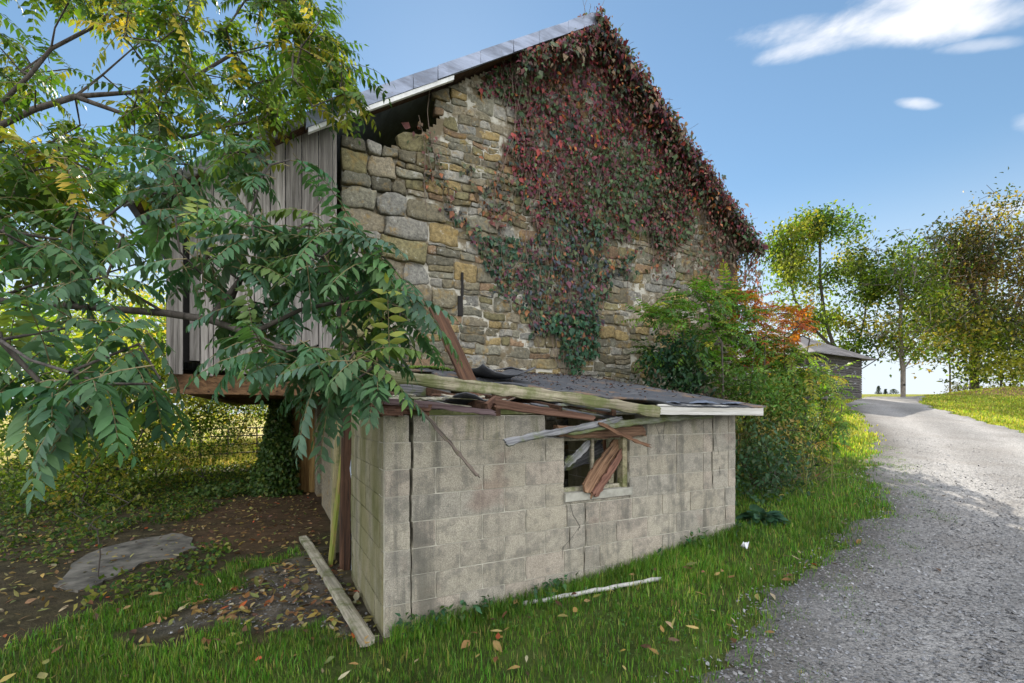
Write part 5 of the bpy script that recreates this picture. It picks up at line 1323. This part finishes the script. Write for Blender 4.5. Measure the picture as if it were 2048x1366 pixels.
# ---- trees on the rise to the right
def bigtree(label, px, py, Y, chains_px, polys, leaves_per, L, cols, wts, bark, r_max, tips_r=.012, spread=.4, name='field_tree', step=.5, seed=0, twigs=0, gapthr=.33, sc=.02):
    base = PY(px, py, Y); base.z = float(G(base.x, base.y))-.05; B = np.array(base)
    ch = []
    for c in chains_px: ch.append(([B] if not ch else [])+[toward(x, y, yy) for x, y, yy in c])
    tgs = [tg_poly(n, poly, y0, y1, seed+i, gapthr, sc) for i, (n, poly, y0, y1) in enumerate(polys)]
    tg = np.concatenate(tgs); lp = [cluster_leaves(tg, leaves_per, (spread, spread, spread*.75), L, .55, cols, wts)] if leaves_per else []
    if twigs:
        ex = []
        for p in tg:
            for _ in range(twigs): ex.append(p+rng.normal(size=3)*np.array([.75, .75, .45]))
        tg = np.concatenate([tg, np.array(ex)])
    return tree(name, label, 'tree', base, ch, tg, step, lp, bark, 'trees on the rise beside the drive', r_max, tips_r, .4, M_LEAFSUN, 5, 2.1)
TC = [(.09, .15, .02), (.14, .20, .03), (.065, .11, .02), (.20, .22, .04), (.28, .24, .05), (.04, .07, .018)]
bigtree('open crowned yellow green tree with several stems behind the board outbuilding', 1690, 800, 27,
 [[(1690, 760, 27), (1670, 700, 27), (1650, 640, 27), (1640, 560, 27), (1640, 480, 27)], [(1690, 760, 27), (1715, 700, 27.2), (1730, 630, 27.4), (1735, 570, 27.5)], [(1670, 700, 27), (1620, 650, 26.6), (1590, 600, 26.4), (1575, 540, 26)], [(1690, 760, 27), (1750, 700, 27), (1790, 650, 27)], [(1690, 760, 27), (1720, 740, 26.5), (1760, 715, 26), (1800, 670, 26)]],
 [(95, [(1545, 470), (1590, 445), (1650, 432), (1700, 440), (1720, 480), (1765, 500), (1785, 560), (1760, 590), (1700, 600), (1600, 580), (1545, 560)], 25, 29), (26, [(1540, 580), (1620, 600), (1700, 640), (1760, 690), (1720, 720), (1650, 690), (1580, 640)], 25.5, 28.5)],
 120, .22, TC, [3, 4, 2, 2.5, .8, 2], M_BARKD, .26, tips_r=.02, seed=31, spread=.45, gapthr=.50, sc=.035)
bigtree('straight trunked slim tree standing alone on the grass beside the drive', 1806, 796, 25,
 [[(1806, 770, 25), (1806, 740, 25), (1803, 715, 25), (1800, 660, 25), (1802, 600, 25), (1806, 540, 25)], [(1806, 740, 25), (1825, 715, 25), (1850, 695, 25.2)], [(1803, 715, 25), (1770, 670, 25)], [(1803, 715, 25), (1840, 650, 25)]],
 [(42, [(1785, 500), (1830, 485), (1880, 500), (1900, 560), (1880, 620), (1810, 620), (1780, 560)], 23.5, 26.5), (34, [(1750, 620), (1800, 610), (1900, 620), (1890, 680), (1840, 720), (1790, 700), (1750, 680)], 24, 26)],
 60, .22, TC, [3, 3, 2, 2, 1, 2], M_BARK, .22, .010, .5, seed=41, twigs=6)
bigtree('big rough tree full of dead twigs at the right edge', 1948, 790, 26.5,
 [[(1948, 740, 26.5), (1950, 690, 26.5), (1960, 620, 26.5), (1975, 540, 26.5), (1990, 470, 26.5), (1998, 420, 26.5)], [(1950, 690, 26.5), (1910, 640, 26), (1890, 580, 26), (1880, 530, 25.5)], [(1960, 620, 26.5), (1930, 540, 26), (1910, 490, 25.6)], [(1950, 690, 26.5), (2020, 640, 26.5), (2060, 560, 26.5)], [(1975, 540, 26.5), (2030, 480, 26.5), (2060, 430, 26.5)]],
 [(115, [(1850, 560), (1870, 500), (1930, 470), (1970, 410), (2010, 395), (2060, 430), (2120, 520), (2120, 640), (2050, 700), (1960, 690), (1880, 660), (1840, 620)], 24.8, 28.2), (30, [(1870, 470), (1930, 440), (1980, 500), (1900, 560)], 25, 27)],
 110, .21, [(.07, .09, .02), (.11, .12, .03), (.14, .09, .04), (.22, .17, .04), (.035, .05, .018), (.09, .065, .04)], [3, 3, 2, 1.5, 2, 2], M_BARKD, .32, .011, .6, seed=51, twigs=9)
bigtree('yellow green bushy tree with a thick dark trunk beside the rough one', 2002, 788, 25.6,
 [[(2002, 750, 25.6), (2000, 720, 25.6), (1990, 690, 25.6)], [(2000, 720, 25.6), (2030, 690, 25.4)], [(2000, 720, 25.6), (1950, 705, 25.2)]],
 [(62, [(1880, 690), (1930, 670), (1980, 640), (2060, 650), (2130, 690), (2130, 750), (2040, 760), (1950, 760), (1900, 740)], 24, 26.6)],
 90, .22, [(.12, .18, .02), (.19, .23, .03), (.07, .11, .02), (.28, .27, .05), (.05, .07, .018)], [3, 3, 2, 2, 1.5], M_BARKD, .40, .010, .5, seed=61)
bigtree('pale golden tree farther back between the slim tree and the rough one', 1900, 792, 33,
 [[(1900, 740, 33), (1895, 680, 33), (1890, 600, 33)]],
 [(70, [(1830, 590), (1850, 540), (1900, 510), (1960, 540), (1970, 620), (1940, 680), (1850, 670)], 31, 35)],
 75, .28, [(.20, .24, .04), (.27, .27, .05), (.13, .18, .03)], None, M_BARKD, .2, .012, .6, seed=71, gapthr=.25)
# distant evergreens and a bush on the horizon
for (px, h, Y, lab) in ((1757, 2.6, 95, 'taller of two tiny dark conifers on the horizon'), (1771, 2.0, 97, 'shorter of two tiny dark conifers on the horizon'), (1787, 1.9, 92, 'tiny round dark bush on the horizon right of the conifers')):
    x = (px-1024)/F*Y; z0 = EYE-(797-826)/F*Y; hh = h+z0-float(G(x, Y))
    q = Vector((x, Y, float(G(x, Y)))); B = np.array(q)
    n = 1500; t_ = rng.random(n); cone = (1-t_)*.3*hh+.05 if px < 1780 else np.sqrt(np.clip(1-t_**2.5, 0, 1))*1.3
    an = rng.uniform(0, 2*PI, n); r_ = cone*np.sqrt(rng.random(n)); p = B+np.stack([np.cos(an)*r_, np.sin(an)*r_, .15*hh+t_*hh*.85], 1)
    e = empty('conifer' if px < 1780 else 'distant_bush', q, lab, 'tree')
    foliage('crown', [leaves(p, rand_dirs(n)*np.array([1, 1, .3])+np.array([0, 0, -.2]), rand_dirs(n)*.5+np.array([0, 0, 1.0]), .26, .12, pal(n, [(.05, .075, .06), (.06, .085, .07)], None, .2))], M_LEAF, e)  # dull grey-greens, distance haze put into the crown colour
    b = MB(); b.tube([B-np.array([0, 0, .1]), B+np.array([0, 0, hh*.9])], [.12, .03], 6); b.build('trunk', M_BARKD, e, True)
# low shrubs along the far verge
for i, (px, py, Y, r, lab) in enumerate(((1922, 785, 27.5, .9, 'low dry bush at the foot of the rough tree'), (2030, 782, 28, 1.3, 'low dark bush at the right edge under the yellow green tree'))):
    q = PY(px, py, Y); q.z = float(G(q.x, q.y))-.03; B = np.array(q); tg = blob_targets(26, B+np.array([0, 0, r*.55]), (r*1.1, r, r*.6), 0, px)
    tree('verge_bush', lab, 'shrub', q, [[B, B+np.array([0, 0, r*.3])]], tg, .2, [cluster_leaves(tg, 40, (.2, .2, .16), .12, .5, [(.08, .10, .02), (.13, .13, .04), (.17, .12, .06)], None)], M_BARKD, None, .03, .006)
# ---- gate at the end of the yard
ga = PY(400, 925, 15.5); gb_ = PY(540, 905, 17.0)
for v in (ga, gb_): v.z = float(G(v.x, v.y))
gt = empty('metal_gate', ga, 'rusty tubular metal field gate across the sunny gap in the wood', 'gate')
b = MB(); H_ = 1.12
for z in (.25, .55, .85, H_): b.tube([ga+UP*z, ga.lerp(gb_, .5)+UP*(z+.02), gb_+UP*z], .022, 6)
b.build('rails', M_IRON, gt, True)
for f in (0, .38, .8, 1):
    b = MB(); q = ga.lerp(gb_, f); b.tube([q-UP*.1, q+UP*(H_+.02)], .024 if f not in (0, 1) else .04, 6); b.build('upright', M_IRON, gt, True)

# ================================================================== sky, sun, camera
w = bpy.data.worlds.new('World'); scn.world = w; w.use_nodes = True; w.node_tree.nodes.clear(); t = NT(w.node_tree)
SUN_EL = math.radians(36); tx, ty = .12, -.993     # the light travels this way over the ground
sun_az = math.atan2(-tx, -ty)                      # clockwise from +Y
sky = t.node('ShaderNodeTexSky', sky_type='NISHITA', sun_disc=False, sun_elevation=SUN_EL, sun_rotation=sun_az, altitude=100, air_density=1.0, dust_density=.05, ozone_density=1.5)
vec = t.node('ShaderNodeTexCoord').outputs['Generated']
sx, sy, sz = t.node('ShaderNodeSeparateXYZ', {0: vec}).outputs
ys_ = t.math('MAXIMUM', sy, .02); vx = t.math('DIVIDE', sx, ys_); vz = t.math('DIVIDE', sz, ys_)
cn = t.noise(t.map(vec, (3.5, 3.5, 9.0)), 1.6, 7, .62, .7)
cn2 = t.noise(t.map(vec, (1, 1, 2.2)), 7.0, 5, .6, .3)
def cloud(cx, cz, rx, rz, tilt, amt):
    dx = t.math('SUBTRACT', vx, cx); dz = t.math('SUBTRACT', t.math('SUBTRACT', vz, cz), t.math('MULTIPLY', dx, tilt))
    q = t.math('ADD', t.math('POWER', t.math('ABSOLUTE', t.math('DIVIDE', dx, rx)), 2.0), t.math('POWER', t.math('ABSOLUTE', t.math('DIVIDE', dz, rz)), 2.0))
    q = t.math('ADD', q, t.math('MULTIPLY', t.math('SUBTRACT', cn2, .5), 2.6))
    q = t.math('ADD', q, t.math('MULTIPLY', t.math('SUBTRACT', cn, .5), 1.6))
    return t.math('MULTIPLY', t.ramp(q, 1.3, -.3), amt)
front = t.ramp(sy, .05, .2)
cl = cloud(.83, .84, .30, .055, .10, .95)
for a_ in ((.66, .79, .13, .03, .22, .8), (.90, .885, .20, .05, .1, .9), (.875, .665, .055, .016, -.05, .75), (1.13, .62, .06, .03, 0, .5), (1.02, .79, .10, .018, .12, .45), (1.08, .44, .10, .02, 0, .4)):
    cl = t.math('MAXIMUM', cl, cloud(*a_))
cl = t.math('MULTIPLY', cl, front)
# broken bright cloud added unseen behind the camera to fill the shaded fronts
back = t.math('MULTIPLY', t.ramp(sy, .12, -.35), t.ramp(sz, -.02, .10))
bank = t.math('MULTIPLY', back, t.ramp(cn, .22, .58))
skyc = t.mix(1.0, sky.outputs[0], SKYTINT, 'MULTIPLY')
skyc = t.mix(1.0, skyc, (.35, .62, 1.0), 'ADD')                       # thin high veil
skyc = t.mix(t.ramp(sz, .42, .0), skyc, (7.2, 7.9, 8.6))              # pale air low down
c1 = t.mix(cl, skyc, (CLOUDV, CLOUDV, CLOUDV*1.02))
c2 = t.mix(bank, c1, (FILL_BANKV*.96, FILL_BANKV*.98, FILL_BANKV*1.04))
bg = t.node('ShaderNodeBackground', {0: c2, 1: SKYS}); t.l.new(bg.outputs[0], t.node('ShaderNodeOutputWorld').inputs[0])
sl = bpy.data.lights.new('sun', 'SUN'); sl.energy = SUNE; sl.angle = math.radians(.53); sl.color = (1, .93, .82)
so = bpy.data.objects.new('sun', sl); COL.objects.link(so)
so.rotation_euler = Vector((tx*math.cos(SUN_EL), ty*math.cos(SUN_EL), -math.sin(SUN_EL))).to_track_quat('-Z', 'Y').to_euler()
cam = bpy.data.cameras.new('camera'); co = bpy.data.objects.new('camera', cam); COL.objects.link(co)
co.location = (0, 0, EYE); co.rotation_euler = (PI/2, 0, 0)
cam.sensor_width = 36; cam.lens = F/2048*36; cam.shift_y = 143/2048; cam.clip_end = 2000; cam.clip_start = .05
scn.camera = co
scn.view_settings.view_transform = 'Standard'; scn.view_settings.look = 'None'; scn.view_settings.gamma = 1; scn.view_settings.exposure = EXPO
scn.cycles.max_bounces = 6; scn.cycles.transparent_max_bounces = 4; scn.cycles.diffuse_bounces = 4; scn.cycles.use_denoising = True
